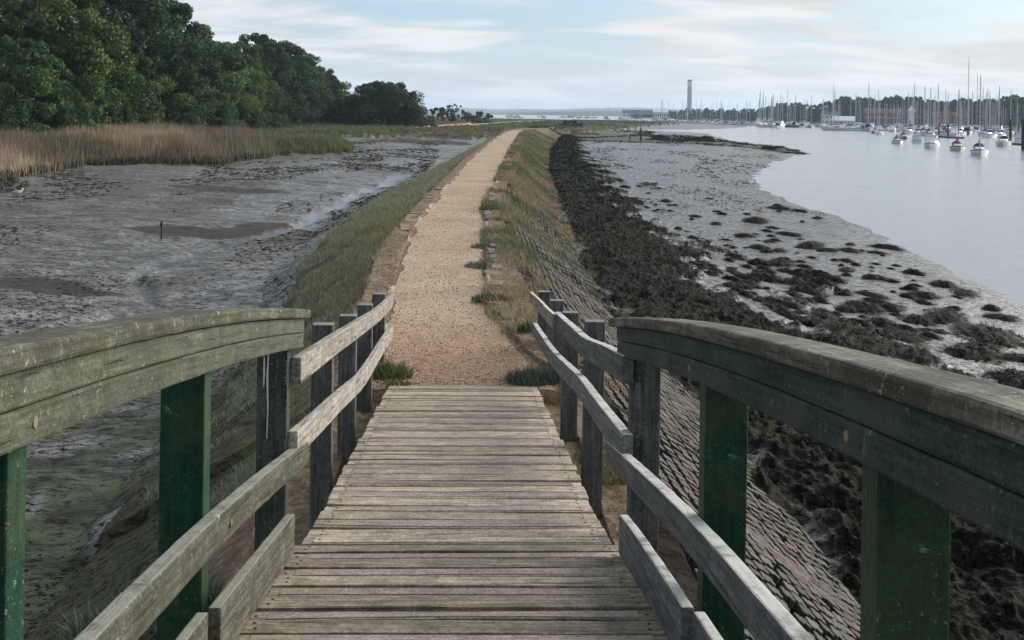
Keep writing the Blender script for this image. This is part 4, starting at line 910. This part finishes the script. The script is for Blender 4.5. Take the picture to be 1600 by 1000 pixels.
    if mast and not motor:
        r0 = .013*L*.75; m_ = MB(); m_.tube([(0, L*.10, F*.8), (0, L*.10, mh+F)], [r0, r0*.75], 6); mm = m_.build('mast', M[mmat], root)
        sp = MB(); 
        for q in (.45, .72): sp.tube([(-Bm*.32*(1.2-q), L*.10, F+mh*q), (Bm*.32*(1.2-q), L*.10, F+mh*q)], .025, 5)
        sp.build('spreader', M[mmat], mm)
        bo = MB(); bo.tube([(0, L*.08, F+.13*L), (0, -L*.33, F+.14*L)], .05, 6); b2 = bo.build('boom', M[mmat], root)
        sc_ = MB(); sc_.tube([(0, L*.07, F+.17*L), (0, -L*.10, F+.162*L), (0, -L*.31, F+.155*L)], [.13, .12, .07], 8); sc_.build('sail_cover', M[cover], b2)
        rg = MB()
        for a in ((0, L*.54, F*1.3), (0, -L*.49, F), (-Bm*.46, L*.08, F), (Bm*.46, L*.08, F)): rg.tube([a, (0, L*.10, F+mh*.97)], .012, 4)
        rg.build('rigging', M['alu'], root)
    if detail:
        r_ = MB()
        for sx in (-1, 1):
            pts = [(sx*Bm*.36, -L*.49, F+.45), (sx*Bm*.46, -L*.2, F+.48), (sx*Bm*.46, L*.1, F+.5), (sx*Bm*.25, L*.38, F*1.2+.5), (0, L*.54, F*1.3+.5)]
            r_.tube(pts, .014, 4)
            for q in pts: r_.tube([q, (q[0], q[1], q[2]-.5)], .014, 4)
        r_.tube([(-Bm*.36, -L*.49, F+.45), (Bm*.36, -L*.49, F+.45)], .014, 4)
        r_.build('guard_rail', M['alu'], root)
    return root
MOOR = [  # column, waterline row, length, heading, builder args, label, category
    (1531, 242.5, 7.8, 158, dict(hull='gel', stripe='stripeblue', cover='canvasblack', mh=11.0), 'white sloop with a dark blue stripe, nearest of the moored boats', 'sailing yacht'),
    (1497, 235.5, 7.2, 163, dict(hull='gelcream', stripe='canvasred', cover='canvasred', mh=9.5, mmat='darkmast'), 'small cream yacht with a maroon sail cover seen stern on', 'sailing yacht'),
    (1457, 231.0, 8.2, 152, dict(hull='gel', stripe='bluehull', motor=True), 'white cabin cruiser seen three quarters on with its bow to the right', 'motor boat'),
    (1433, 223.0, 6.6, -18, dict(hull='gel', stripe='stripeblue', motor=True), 'small white cabin cruiser between a white yacht and a larger cruiser', 'motor boat'),
    (1403, 224.5, 6.4, 168, dict(hull='gel', stripe='canvasblack', cover='canvasblue', mh=7.6), 'little white yacht with a blue cover leftmost of the nearer moored row', 'sailing yacht'),
    (1413, 217.5, 6.8, 168, dict(hull='redhull', stripe='gel', cover='canvasred', mh=9.0), 'dark red hulled yacht just behind the little white yacht', 'sailing yacht'),
    (1367, 208.5, 7.4, 158, dict(hull='bluehull', stripe='gel', cover='canvasblack', mh=10.4), 'blue hulled yacht moored alone on the left with a white one beside it', 'sailing yacht'),
    (1375, 210.5, 7.0, 152, dict(hull='gel', stripe='stripeblue', cover='canvasblack', mh=11.0), 'white yacht moored right of the lone blue yacht', 'sailing yacht'),
    (1569, 228.5, 9.2, 152, dict(hull='gelcream', stripe='gel', cover='canvasblack', mast=False, hood=True), 'wide white boat with a low dark canopy beside the mooring piles', 'motor boat'),
    (1434, 211.0, 8.4, 152, dict(hull='gel', stripe='stripeblue', cover='canvasblack', mh=10.5), 'white yacht behind the small cabin cruiser, black cover', 'sailing yacht'),
    (1453, 212.5, 9.0, 168, dict(hull='gel', stripe='bluehull', cover='canvasblue', mh=14.0), 'tall masted white yacht behind the large cruiser', 'sailing yacht'),
    (1475, 212.0, 6.5, -24, dict(hull='gelcream', stripe='canvasblack', cover='canvasblack', mh=9.0), 'cream yacht left of the twin piles', 'sailing yacht'),
    (1491, 214.0, 9.6, 163, dict(hull='gel', stripe='gel', motor=True), 'white wheelhouse cruiser right of the twin piles', 'motor boat'),
    (1512, 210.0, 11.0, -30, dict(hull='navy', stripe='gel', cover='canvasblack', mh=26.0), 'dark navy hulled yacht broadside with the tallest mast', 'sailing yacht'),
    (1526, 207.0, 10.5, -30, dict(hull='gel', stripe='gel', cover='canvasblue', mh=23.0), 'white yacht with the second tallest mast', 'sailing yacht'),
    (1536, 212.0, 9.0, 152, dict(hull='gel', stripe='stripeblue', cover='canvasblue', mh=15.0), 'white yacht right of the second tallest mast', 'sailing yacht'),
    (1553, 211.0, 8.6, 158, dict(hull='gelcream', stripe='gel', cover='canvasblack', mh=10.0), 'cream yacht behind the wide white boat', 'sailing yacht'),
    (1595, 221.0, 9.0, -24, dict(hull='gel', stripe='stripeblue', motor=True), 'white cruiser cut by the right edge of the picture', 'motor boat'),
]
def row_d(px, py):
    hz = HORIZON+(px-800)*math.tan(ROLL); return (CAMZ+2.5)*FPX/max(2.0, py-hz)
for (px, py, L, hd, kw, lab, cat) in MOOR:
    b_ = yacht(L=L, **kw); d = row_d(px, py); x, y = along(px, d); b_.location = (x, y, -2.5); b_.rotation_euler = (0, 0, R(hd)); tag(b_, lab, cat, 'boats moored in the river')
# marina fleet: copies of a few kinds
fleet = [yacht(L=9, hull='gel', stripe='stripeblue', cover='canvasblue', mh=12.5, detail=False), yacht(L=10, hull='gelcream', stripe='gel', cover='canvasblack', mh=13.5, detail=False, hood=False),
         yacht(L=8.5, hull='gel', stripe='navy', cover='canvasblue', mh=11.5, detail=False), yacht(L=10, hull='navy', stripe='gel', cover='canvasblack', mh=14, detail=False),
         yacht(L=9.5, hull='gel', stripe='gel', motor=True, detail=False), yacht(L=8.5, hull='bluehull', stripe='gel', motor=True, detail=False)]
for f in fleet:     # slightly stouter spars, as marina yachts carry furled sails and radar on them
    for ch in f.children:
        if ch.name.startswith('mast'): ch.scale = (1.25, 1.0, 1.0)
names_ = ['white yacht with a blue sail cover', 'cream yacht with a black sail cover', 'white yacht with a navy stripe', 'navy hulled yacht', 'white motor cruiser', 'blue hulled motor cruiser']
fu = set()
def fleet_boat(px, d, k, scale, hd, where, group):
    src = fleet[k]; o = src if k not in fu else copy_tree(src); fu.add(k)
    x, y = along(px, d); o.location = (x, y, -2.5); o.rotation_euler = (0, 0, R(hd)); o.scale = (scale, scale, scale*random.uniform(.9, 1.15))
    tag(o, f'{names_[k]} {where}', 'motor boat' if k > 3 else 'sailing yacht', group)
for i in range(165):
    px = random.uniform(1185, 1640); near_d = float(np.interp(px, [1185, 1340, 1420, 1600], [520, 400, 330, 270])); far_d = float(np.interp(px, [1185, 1400, 1600], [760, 620, 560]))
    d = near_d+(far_d-near_d)*random.random()**.7; k = random.choices(range(6), [4, 3, 3, 1, 3, 1])[0]
    where = 'packed in left part of the marina' if px < 1300 else ('in the marina near the brick building' if px < 1450 else 'in the marina behind the moored row')
    fleet_boat(px, d, k, random.uniform(.8, 1.2), random.choice([155, -22, 150, -30, 95])+random.uniform(-14, 14), where, 'yachts packed in the marina')
for i in range(60):
    px = random.uniform(1035, 1215); d = random.uniform(.72, 1.0)*float(np.interp(px, [1035, 1215], [960, 700])); fleet_boat(px, d, random.choices(range(6), [4, 3, 3, 1, 2, 1])[0], random.uniform(.85, 1.1), random.uniform(60, 120)+random.choice([0, 180]), 'below the treeline near the chimney', 'yachts far up the river')
for i in range(50):
    px = random.uniform(655, 1045) if i % 4 else random.uniform(870, 1045); d = random.uniform(980, 1300); fleet_boat(px, d, random.choices(range(6), [4, 3, 3, 1, 1, 1])[0], random.uniform(.8, 1.05), random.uniform(0, 360), 'on the far water beyond the marsh', 'yachts on the far water')

# piles, pontoons, posts
M['pile'] = plain('dark_wet_pile', (.018, .017, .018), .7, bmp=.02)
def pile(px, py, top_py, w_, lab, group='mooring piles', d=None, z=-2.5, cat='pile'):
    d = d or row_d(px, py); x, y = along(px, d); hz = HORIZON+(px-800)*math.tan(ROLL); top = CAMZ+(hz-top_py)/FPX*d
    m_ = MB(); m_.tube([(0, 0, -1.5), (0, 0, (top-z)*.6), (random.uniform(-.05, .05), 0, top-z-.1), (0, 0, top-z)], [w_/2, w_/2, w_/2, w_*.3], 10, jit=.04)
    m_.v = m_.v; o = m_.build('mooring_pile' if cat == 'pile' else 'timber_post', M['pile'], None, smooth=True); o.location = (x, y, z); tag(o, lab, cat, group)
for a in [(1467.5, 215, 192, .45, 'dark pile left of a pair beside the white wheelhouse cruiser'), (1482, 215, 194, .45, 'dark pile right of a pair beside the white wheelhouse cruiser'), (1564, 209, 190, .4, 'thin dark pile above the wide white boat'), (1579.5, 224, 187, .6, 'stout dark pile right of the wide white boat'),
          (1592, 214, 191, .4, 'dark pile second from the right edge'), (1599, 235, 185, .55, 'stout dark pile at the right edge of the picture'), (1396, 203, 187, .4, 'dark pile on the pontoon by the brick building'), (1422, 204, 188, .4, 'dark pile at the right end of the pontoon'), (1342, 199, 186, .4, 'dark pile below the white boat shed'), (1356, 199, 187, .4, 'dark pile right of the white boat shed')]: pile(*a)
def pontoon(p0, p1, lab, w_=2.0):
    d0, d1 = row_d(*p0), row_d(*p1); a = Vector((*along(p0[0], d0), -2.5)); b = Vector((*along(p1[0], d1), -2.5)); t = (b-a).normalized(); n = Vector((-t.y, t.x, 0))*w_/2
    m_ = MB(); m_.sweep([[a-n+Vector((0, 0, .45)), a+n+Vector((0, 0, .45)), a+n+Vector((0, 0, -.3)), a-n+Vector((0, 0, -.3))], [b-n+Vector((0, 0, .45)), b+n+Vector((0, 0, .45)), b+n+Vector((0, 0, -.3)), b-n+Vector((0, 0, -.3))]])
    tag(m_.build('pontoon', M['pile'], None, bevel=.05), lab, 'pontoon', 'floating pontoons')
pontoon((1335, 199.6), (1425, 205), 'long dark pontoon in front of the brick building'); pontoon((1462, 214.5), (1502, 216.5), 'short dark pontoon between the twin piles'); pontoon((1578, 225.5), (1625, 229), 'dark pontoon running out of the picture on the right'); pontoon((1225, 196.5), (1330, 199.5), 'long dark pontoon under the left part of the marina')
x, y = ground_at(1002, 220, -2.0); pile(1002, 220, 200.5, .32, 'tall dark post standing on the green mud spit', 'posts on the spit', d=math.hypot(x, y), z=-2.1, cat='post')
x, y = ground_at(985, 219, -2.0); pile(985, 219, 212, .30, 'short dark stump left of the tall post on the spit', 'posts on the spit', d=math.hypot(x, y), z=-2.1, cat='post')
x, y = ground_at(252, 369, -1.85); m_ = MB(); m_.tube([(0, 0, -.3), (.01, 0, .3), (-.01, .01, .60)], [.028, .03, .026], 8, jit=.1); m_.tube([(-.02, 0, .50), (.02, 0, .66)], .045, 8, jit=.15); o = m_.build('timber_stake', M['pile'], None, smooth=True); o.location = (x, y, gz(x, y)); tag(o, 'lone dark stake standing in the left mud beside the creek', 'stake')
x, y = ground_at(209, 497, -1.8); m_ = MB(); m_.tube([(0, 0, -.1), (.03, 0, .10), (.09, .01, .22)], [.016, .014, .008], 6); m_.tube([(.03, 0, .1), (-.01, 0, .17)], [.010, .005], 5); o = m_.build('stick', M['pile'], None); o.location = (x, y, gz(x, y)); tag(o, 'small dark twig stuck in the mud just above the left handrail', 'stick')
# gull
M['gullwhite'] = plain('white_feathers', (.70, .70, .70), .8); M['gullgrey'] = plain('grey_feathers', (.30, .32, .34), .8); M['beak'] = plain('beak', (.45, .22, .05), .5)
g_ = empty('gull'); x, y = ground_at(28, 317, -1.75); g_.location = (x, y, gz(x, y)); g_.rotation_euler = (0, 0, R(20)); tag(g_, 'white gull standing on the mud near the left edge of the picture', 'gull')
m_ = MB(); m_.tube([(-.26, 0, .20), (-.16, 0, .20), (-.02, 0, .19), (.10, 0, .21), (.16, 0, .27), (.18, 0, .33), (.225, 0, .345), (.25, 0, .34)], [.012, .05, .085, .07, .045, .042, .036, .012], 12); m_.build('body', M['gullwhite'], g_, smooth=True)
for sy in (-1, 1):
    m_ = MB(); m_.tube([(.08, sy*.06, .23), (-.05, sy*.075, .225), (-.20, sy*.045, .21), (-.32, sy*.015, .19)], [.03, .045, .035, .008], 8); m_.build('wing', M['gullgrey'], g_, smooth=True)
    m_ = MB(); m_.tube([(0, sy*.03, .13), (0, sy*.03, 0)], .007, 5); m_.build('leg', M['beak'], g_)
m_ = MB(); m_.tube([(.245, 0, .343), (.30, 0, .328)], [.012, .003], 6); m_.build('bill', M['beak'], g_)

# old timber hulk on the spit
M['hulk'] = plain('black_rotten_timber', (.014, .013, .012), .85, c2=(.035, .03, .026), bmp=.06, bscale=5)
hk = empty('timber_hulk'); a = Vector((*ground_at(1014, 221.5, -2.0), 0)); b = Vector((*ground_at(1119, 224.5, -2.0), 0)); a = Vector((*along(1012, 208), 0)); b = Vector((*along(1119, 200), 0)); hk.location = (*a.xy, -2.05); dv = b-a; Lh = dv.length; hk.rotation_euler = (0, 0, math.atan2(dv.y, dv.x)); tag(hk, 'black rotting timber hulk lying on the green mud spit', 'hulk')
for j, (y0, hh, n0, n1) in enumerate([(0, .95, .08, 1.0), (1.4, .8, 0.0, .62), (-1.0, .35, .02, .4)]):
    secs = []; m_ = MB(); n = 26
    for i in range(n+1):
        t = n0+(n1-n0)*i/n; q = hh*(.75+.35*math.sin(t*9+j*2)+random.uniform(-.12, .12))*(1 if .04 < t < .97 else .5); q = max(.25, q); w_ = .45+random.uniform(-.08, .08)
        secs.append([(Lh*t, y0-w_, -.3), (Lh*t, y0-w_*.7, q), (Lh*t, y0+w_*.7, q+random.uniform(-.06, .06)), (Lh*t, y0+w_, -.3)])
    m_.sweep(secs); m_.build('side_timber', M['hulk'], hk)
for i in range(16):
    m_ = MB(); t = random.uniform(.03, .8); m_.tube([(Lh*t, random.uniform(-.8, 1.8), -.2), (Lh*t+random.uniform(-.2, .2), random.uniform(-.8, 1.8), random.uniform(.6, 1.25))], .09, 6); m_.build('rib', M['hulk'], hk)
random.seed(33)
for i in range(46):     # seaweed mounds along the edge of the spit, same meshes as on the mud
    t = random.random(); px = 1120+t*150; py = 222+t*15.5+random.uniform(-1.5, 2.5)*(.4+t); X, Y = ground_at(px, py, -2.2)
    place_mound(X, Y, random.uniform(.6, 1.5), 'dark weedy lump on the edge of the mud spit', random.uniform(1, 3), 'spit_seaweed_mound', 'spit seaweed mound', 'seaweed mounds along the spit')

# ------------------------------------------------------------------ far shore: buildings, cranes, chimney, hills
M['brick'] = plain('red_brick', (.20, .085, .06), .9); M['render'] = plain('white_render', (.60, .60, .58), .8); M['slate'] = plain('slate_roof', (.07, .072, .08), .8); M['shedroof'] = plain('pale_metal_roof', (.62, .66, .70), .5); M['conc'] = plain('chimney_concrete', (.20, .19, .20), .9); M['concdark'] = plain('chimney_rim', (.10, .10, .115), .9); M['concpale'] = plain('chimney_pale_band', (.42, .42, .42), .9)
def building(px, d, wd_, dep, hgt, wall, roof, label, gables=0, floors=2, bays=8, balcony=False, hd=0, name='brick_building', cat='building'):
    x, y = along(px, d); z = max(gz(x, y), -1.5); root = empty(name, (x, y, z), -math.atan2(x, y)+R(hd)); tag(root, label, cat)
    m_ = MB(); m_.box((0, 0, hgt/2), (wd_, dep, hgt)); m_.build('wall', M[wall], root)
    m_ = MB(); rh = dep*.28; m_.sweep([[(-wd_/2-.3, -dep/2-.3, hgt+.003), (-wd_/2-.3, 0, hgt+rh), (-wd_/2-.3, dep/2+.3, hgt+.003)], [(wd_/2+.3, -dep/2-.3, hgt+.003), (wd_/2+.3, 0, hgt+rh), (wd_/2+.3, dep/2+.3, hgt+.003)]]); m_.build('roof', M[roof], root)
    for g in range(gables):
        gx = -wd_/2+wd_*(g+.5)/gables; gw = wd_/gables*.62; m_ = MB(); m_.sweep([[(gx-gw/2, -dep/2-.4, hgt), (gx, -dep/2-.4, hgt+gw*.55), (gx+gw/2, -dep/2-.4, hgt)], [(gx-gw/2, -1, hgt), (gx, -1, hgt+gw*.55), (gx+gw/2, -1, hgt)]]); m_.build('gable', M[wall], root)
    for fl in range(floors):
        for k in range(bays):
            wx = -wd_/2+wd_*(k+.5)/bays; m_ = MB(); m_.box((wx, -dep/2-.02, (fl+.55)*hgt/floors), (wd_/bays*.5, .12, hgt/floors*.42)); m_.build('window', M['glass'], root)
        if balcony:
            m_ = MB(); m_.box((0, -dep/2-.6, (fl+.22)*hgt/floors), (wd_*.98, 1.1, .18)); m_.box((0, -dep/2-1.1, (fl+.42)*hgt/floors), (wd_*.98, .08, .12)); m_.build('balcony', M['render'], root)
    return root
building(1379, 600, 19, 9, 6.8, 'brick', 'slate', 'red brick waterside building with gables and white balconies above the marina', gables=4, floors=2, bays=9, balcony=True)
building(1318, 560, 10.5, 8, 2.6, 'render', 'shedroof', 'low white boat shed with a pale roof at the marina', floors=1, bays=6, name='boat_shed')
building(1478, 610, 14, 8, 6.0, 'brick', 'slate', 'brown brick building among the masts right of the gabled one', gables=1, floors=2, bays=6)
building(1296, 640, 9, 7, 5.5, 'render', 'slate', 'pale two storey house below the trees left of the boat shed', floors=2, bays=4, name='house')
building(1032, 1050, 14, 12, 6.5, 'render', 'shedroof', 'long pale warehouse at the left end of the far treeline', floors=1, bays=7, name='warehouse')
building(1003, 1250, 26, 14, 3.6, 'hulk', 'slate', 'low dark boatyard left of the pale warehouse', floors=1, bays=7, name='boatyard_building')
building(1010, 1400, 60, 18, 4.5, 'render', 'slate', 'long low pale building on the far shore left of the warehouse', floors=1, bays=12, name='warehouse')
x, y = along(1424, 590); tw = empty('hoist_tower', (x, y, -1.5)); tag(tw, 'blue grey hoist tower with a pointed roof above the marina', 'tower')
m_ = MB(); m_.box((0, 0, 4), (2.2, 2.2, 8)); m_.build('shaft', M['shedroof'], tw); m_ = MB(); m_.sweep([[(-1.8, -1.8, 8), (1.8, -1.8, 8), (1.8, 1.8, 8), (-1.8, 1.8, 8)], [(-.1, -.1, 11), (.1, -.1, 11), (.1, .1, 11), (-.1, .1, 11)]]); m_.build('roof', M['shedroof'], tw)
def crane(px, d, top_py, lean_px, lab):
    x, y = along(px, d); hz = HORIZON+(px-800)*math.tan(ROLL); H = CAMZ+(hz-top_py)/FPX*d+1.5; root = empty('crane', (x, y, -1.5), -math.atan2(x, y)); tag(root, lab, 'crane', 'boatyard cranes'); dx = lean_px/FPX*d
    m_ = MB(); m_.box((0, 0, 1.4), (2.6, 2.6, 2.8)); m_.build('cab', M['shedroof'], root, bevel=.1)
    m_ = MB(); n = 16
    P_ = [[Vector((s1*(1-t)*.7*.9+dx*t, s2*(1-t)*.5, 2.6+(H-2.6)*t)) for s1, s2 in ((-1, -1), (1, -1), (1, 1), (-1, 1))] for t in [i/n for i in range(n+1)]]
    for k in range(4): m_.tube([q[k] for q in P_], .14, 4)
    for i in range(n):
        for k in range(4): m_.tube([P_[i][k], P_[i+1][(k+1) % 4]], .08, 4)
    m_.build('jib', M['alu'], root)
crane(1185, 790, 140, 3, 'tall lattice crane standing above the far treeline'); crane(1195, 780, 154, -4, 'shorter crane leaning left beside the tall lattice one'); crane(1204, 760, 152, 1, 'upright crane at the right of the crane group')
D = 2600; x, y = along(1077, D); hz = HORIZON+277*math.tan(ROLL); H = CAMZ+(hz-125)/FPX*D+1; ch = empty('chimney', (x, y, 0)); tag(ch, 'tall grey power station chimney alone on the skyline', 'chimney')
def ring(z0, z1, r0, r1, nm, mat):
    m_ = MB(); m_.tube([(0, 0, z0), (0, 0, z1)], [r0, r1], 28); m_.build(nm, mat, ch, smooth=False)
ring(-2, H*.80, 5.7, 5.1, 'shaft', M['conc']); ring(H*.80, H*.945, 5.3, 5.2, 'pale_band', M['concpale']); ring(H*.945, H, 5.5, 5.5, 'rim', M['concdark'])
M['hill'] = plain('far_hills', (.045, .058, .045), .95, scale=.004, c2=(.09, .095, .06))
def hills(name, pts, d, z0=-3, depth=700, lab='low hills'):
    m_ = MB(); secs = []; xs = np.arange(pts[0][0], pts[-1][0]+1, 6.0)
    V = []; nr = 5
    for px in xs:
        ty = float(np.interp(px, [p[0] for p in pts], [p[1] for p in pts]))+(float(fbm(np.array([px*.05]), np.array([d*.01]), 4, 310)[0])-.5)*1.6; hz = HORIZON+(px-800)*math.tan(ROLL); top = CAMZ+(hz-ty)/FPX*d
        col_ = []
        for k, (f, q) in enumerate(((-.5, 0), (-.3, .55), (0, 1), (.4, .6), (.8, 0))):
            x, y = along(px, d+f*depth); col_.append((x, y, z0+(top-z0)*q))
        V.append(col_)
    n = len(V); vs = [c for r in V for c in r]; fs = [(i*nr+k, i*nr+k+1, (i+1)*nr+k+1, (i+1)*nr+k) for i in range(n-1) for k in range(nr-1)]
    m_.add(vs, fs); tag(m_.build(name, M['hill'], None, smooth=True), lab, 'hills', kind='structure')
hills('hills', [(430, 176), (600, 174), (665, 172.5), (690, 170.5), (730, 168.5), (770, 170.5), (810, 170.5), (860, 171.5), (900, 170), (960, 168), (1010, 168.5), (1060, 171), (1120, 174), (1200, 178)], 5200, lab='low blue hills on the horizon behind the yachts')
hills('far_shore', [(620, 174), (680, 176.2), (800, 176), (860, 175), (900, 174), (980, 173.5), (1040, 173), (1100, 174), (1200, 176)], 2300, depth=300, lab='low dark far bank of the estuary')

# small plants by the bridge and on the verge
def plant(name, x, y, r_, h_, cols, lab, n=260, wd_=.006, cat='plant', group=None):
    a = rng.uniform(0, 6.28, n); q = np.sqrt(rng.random(n))*r_; X = q*np.cos(a); Y = q*np.sin(a)
    z = np.zeros(n); o = blades(name, X, Y, z, h_*rng.uniform(.4, 1, n)*(1-.5*(q/r_)), np.full(n, wd_), rng.uniform(.1, .8, n), pick(cols, n), M['blade']); o.location = (x, y, gz(x, y)-.02); tag(o, lab, cat, group); return o
green_ = [(.07, .10, .035), (.10, .13, .05), (.05, .08, .03)]; greyg = [(.10, .13, .09), (.13, .15, .10), (.08, .11, .07)]
plant('weed_clump', XC-.80, 11.75, .26, .26, green_, 'green weed at the left corner of the deck end by the last post', 700, .012)
plant('weed_clump', XC-.68, 11.3, .16, .12, [(.14, .10, .06), (.08, .09, .04)], 'low brownish weed creeping over the left end of the deck', 250, .010)
plant('weed_clump', XC+.74, 11.55, .30, .24, greyg, 'grey green leafy weed at the right corner of the deck end', 800, .014)
plant('weed_clump', XC+.80, 13.9, .14, .24, green_, 'small bright grass tuft beside the end of the right ramp rail', 220, .010)
plant('sea_purslane', -1.75, 6.9, .40, .42, greyg, 'bushy grey green plant under the left mid rail beside the ramp', 1400, .018)
plant('sea_purslane', -2.35, 7.6, .35, .35, greyg, 'grey green plant further down the left bank', 900, .018)
plant('sea_lavender', -2.6, 6.6, .22, .30, [(.20, .12, .13), (.12, .12, .09)], 'faded pinkish sea lavender behind the left mid rail', 350, .010)
for i, (px, py) in enumerate([(763, 330), (757, 385), (768, 470), (776, 345), (782, 300), (755, 415)]):
    x, y = ground_at(px, py, .02); plant('weed_clump', x, y, .28+.05*i*.3, .18, greyg if i % 2 else green_, 'low grey green weed growing into the right edge of the gravel path', 420, .016, group='weeds along the path edge')

# ------------------------------------------------------------------ air
hm_ = bpy.data.materials.new('haze'); hm_.use_nodes = True; ht = hm_.node_tree; ht.nodes.remove(ht.nodes['Principled BSDF'])
pv = ht.nodes.new('ShaderNodeVolumePrincipled'); pv.inputs['Color'].default_value = (.66, .82, 1.0, 1); pv.inputs['Density'].default_value = 1.3e-4; pv.inputs['Anisotropy'].default_value = 0.2
ht.links.new(pv.outputs[0], ht.nodes['Material Output'].inputs['Volume'])
m_ = MB(); m_.box((2000, 9000, 55), (26000, 19500, 122)); tag(m_.build('haze', hm_), 'thin sea haze over the estuary', 'haze', kind='stuff')

# wrack and stones scattered over the green flats and the far marsh edge
n = 26000; px = rng.uniform(815, 1255, n); py = 192+rng.random(n)*38; r_ = [ground_at(a, b, -2.2) for a, b in zip(px, py)]
X = np.array([a for a, b in r_]); Y = np.array([b for a, b in r_]); z, A, B, C = land(X, Y)
k = (B[:, 2] > .4) | ((B[:, 1] > .2) & (fbm(X*.12, Y*.03, 4, 330) > .60)) | ((B[:, 0] > .5) & (fbm(X*.12, Y*.03, 4, 335) > .5)); k &= A[:, 0] < .5; k &= z > -2.45
X, Y, z = X[k], Y[k], z[k]; m = len(X)
tag(blades('wrack', X, Y, z-.03, rng.uniform(.08, .30, m), .0011*Y, rng.uniform(.5, 2, m), pick([(.016, .016, .010), (.03, .028, .014), (.010, .010, .008)], m), M['frond']), 'dark wrack strewn over the green flats and the spit', 'seaweed', kind='stuff')
# slabs along both edges of the path
M['slab'] = plain('old_concrete_slab', (.215, .178, .135), .95, c2=(.12, .10, .078), scale=9, bmp=.02, bscale=30); M['slabdark'] = plain('dark_edging_stone', (.085, .082, .080), .9, c2=(.15, .14, .13), scale=9, bmp=.02, bscale=30)
random.seed(55)
def slab(x, y, w_, l_, h_, mat, lab, grp, nm):
    m_ = MB(); q = [(-w_/2+random.uniform(-.03, .03), -l_/2+random.uniform(-.03, .03)), (w_/2+random.uniform(-.03, .03), -l_/2+random.uniform(-.03, .03)), (w_/2+random.uniform(-.04, .04), 0), (w_/2+random.uniform(-.03, .03), l_/2+random.uniform(-.03, .03)), (-w_/2+random.uniform(-.03, .03), l_/2+random.uniform(-.03, .03)), (-w_/2+random.uniform(-.04, .04), 0)]
    m_.sweep([[(a, b, -.12) for a, b in q], [(a, b, h_) for a, b in q]]); o = m_.build(nm, mat, None, bevel=.012); o.location = (x, y, gz(x, y)); o.rotation_euler = (random.uniform(-.06, .06), random.uniform(-.08, .08), random.uniform(-.12, .12)); tag(o, lab, 'stone slab', grp, 'thing')
y = 12.9
while y < 40:
    l_ = random.uniform(.45, .95)*(1 if y < 25 else 1.4)
    if random.random() < .55: slab(float(prof(_PR, y))+random.uniform(.06, .20), y, random.uniform(.10, .22), l_*.85, random.uniform(.01, .055), M['slabdark'] if y < 16.5 or random.random() < .3 else M['slab'], 'worn slab edging the right side of the path near the bridge' if y < 22 else 'worn slab edging the right side of the path further off', 'slabs edging the right of the path', 'edging_stone')
    y += l_+.05
y = 13.2
while y < 42:
    l_ = random.uniform(.5, .8)*(1 if y < 25 else 1.4)
    if random.random() < .5: slab(float(prof(_PL, y))-random.uniform(.16, .34), y, random.uniform(.22, .36), l_*.9, random.uniform(-.015, .022), M['slab'], 'half buried slab on the left shoulder of the path near the bridge' if y < 22 else 'half buried slab on the left shoulder of the path further off', 'slabs edging the left of the path', 'edging_stone')
    y += l_+.06

# crumbs of mud, shell and broken weed lying on the flats
def crumbs(name, n, fx, lab, cols, smin, smax):
    X, Y = fx(n); z, A, B, C = land(X, Y); k = (C[:, 0] < .5) & (B[:, 0] < .5) & (A[:, 3] < .5) & (A[:, 0] < .5) & (z > -2.49) & (B[:, 3] < .3)
    k &= rng.random(n) < ss(fbm(X*.30, Y*.13, 5, 350), .48, .62)
    X, Y, z = X[k], Y[k], z[k]; m = len(X); sc = np.clip(Y/26, .6, 4)[:, None]; a = rng.normal(.5, .35, m)
    b0 = np.array([(1, 0, 0), (0, 1, 0), (-1, 0, 0), (0, -1, 0), (0, 0, .5), (0, 0, -.4)], float)[None]*rng.uniform(.6, 1.4, (m, 6, 1))*np.stack([rng.uniform(1, 3.2, m), np.ones(m), np.ones(m)], -1)[:, None]*(rng.uniform(smin, smax, (m, 1))*sc)[:, None]
    R_ = np.stack([b0[..., 0]*np.cos(a)[:, None]-b0[..., 1]*np.sin(a)[:, None], b0[..., 0]*np.sin(a)[:, None]+b0[..., 1]*np.cos(a)[:, None], b0[..., 2]], -1)
    V = R_+np.stack([X, Y, z], -1)[:, None]; F = (np.arange(m)*6)[:, None, None]+oc[None]
    C_ = np.repeat(np.concatenate([pick(cols, m), np.ones((m, 1))], 1), 6, axis=0)
    tag(np_mesh(name, V.reshape(-1, 3), F.reshape(-1, 3), M['frond'], attrs={'col': C_}), lab, 'debris', kind='stuff')
dk_ = [(.022, .018, .014), (.035, .028, .020), (.016, .014, .012), (.05, .04, .03)]
def fl(n):
    Y = 9+rng.random(n)**1.5*185; return -(3.3+rng.random(n)*(.46*Y+1)), Y
def fr(n):
    Y = 12+rng.random(n)**1.4*190; return prof(_WO, Y)-2+rng.random(n)*(10+.12*Y), Y
crumbs('mud_crumbs', 70000, fl, 'dark crumbs and clods on the left mud', dk_, .010, .034); crumbs('mud_crumbs', 15000, fr, 'small dark scraps on the river side mud', dk_, .008, .028)
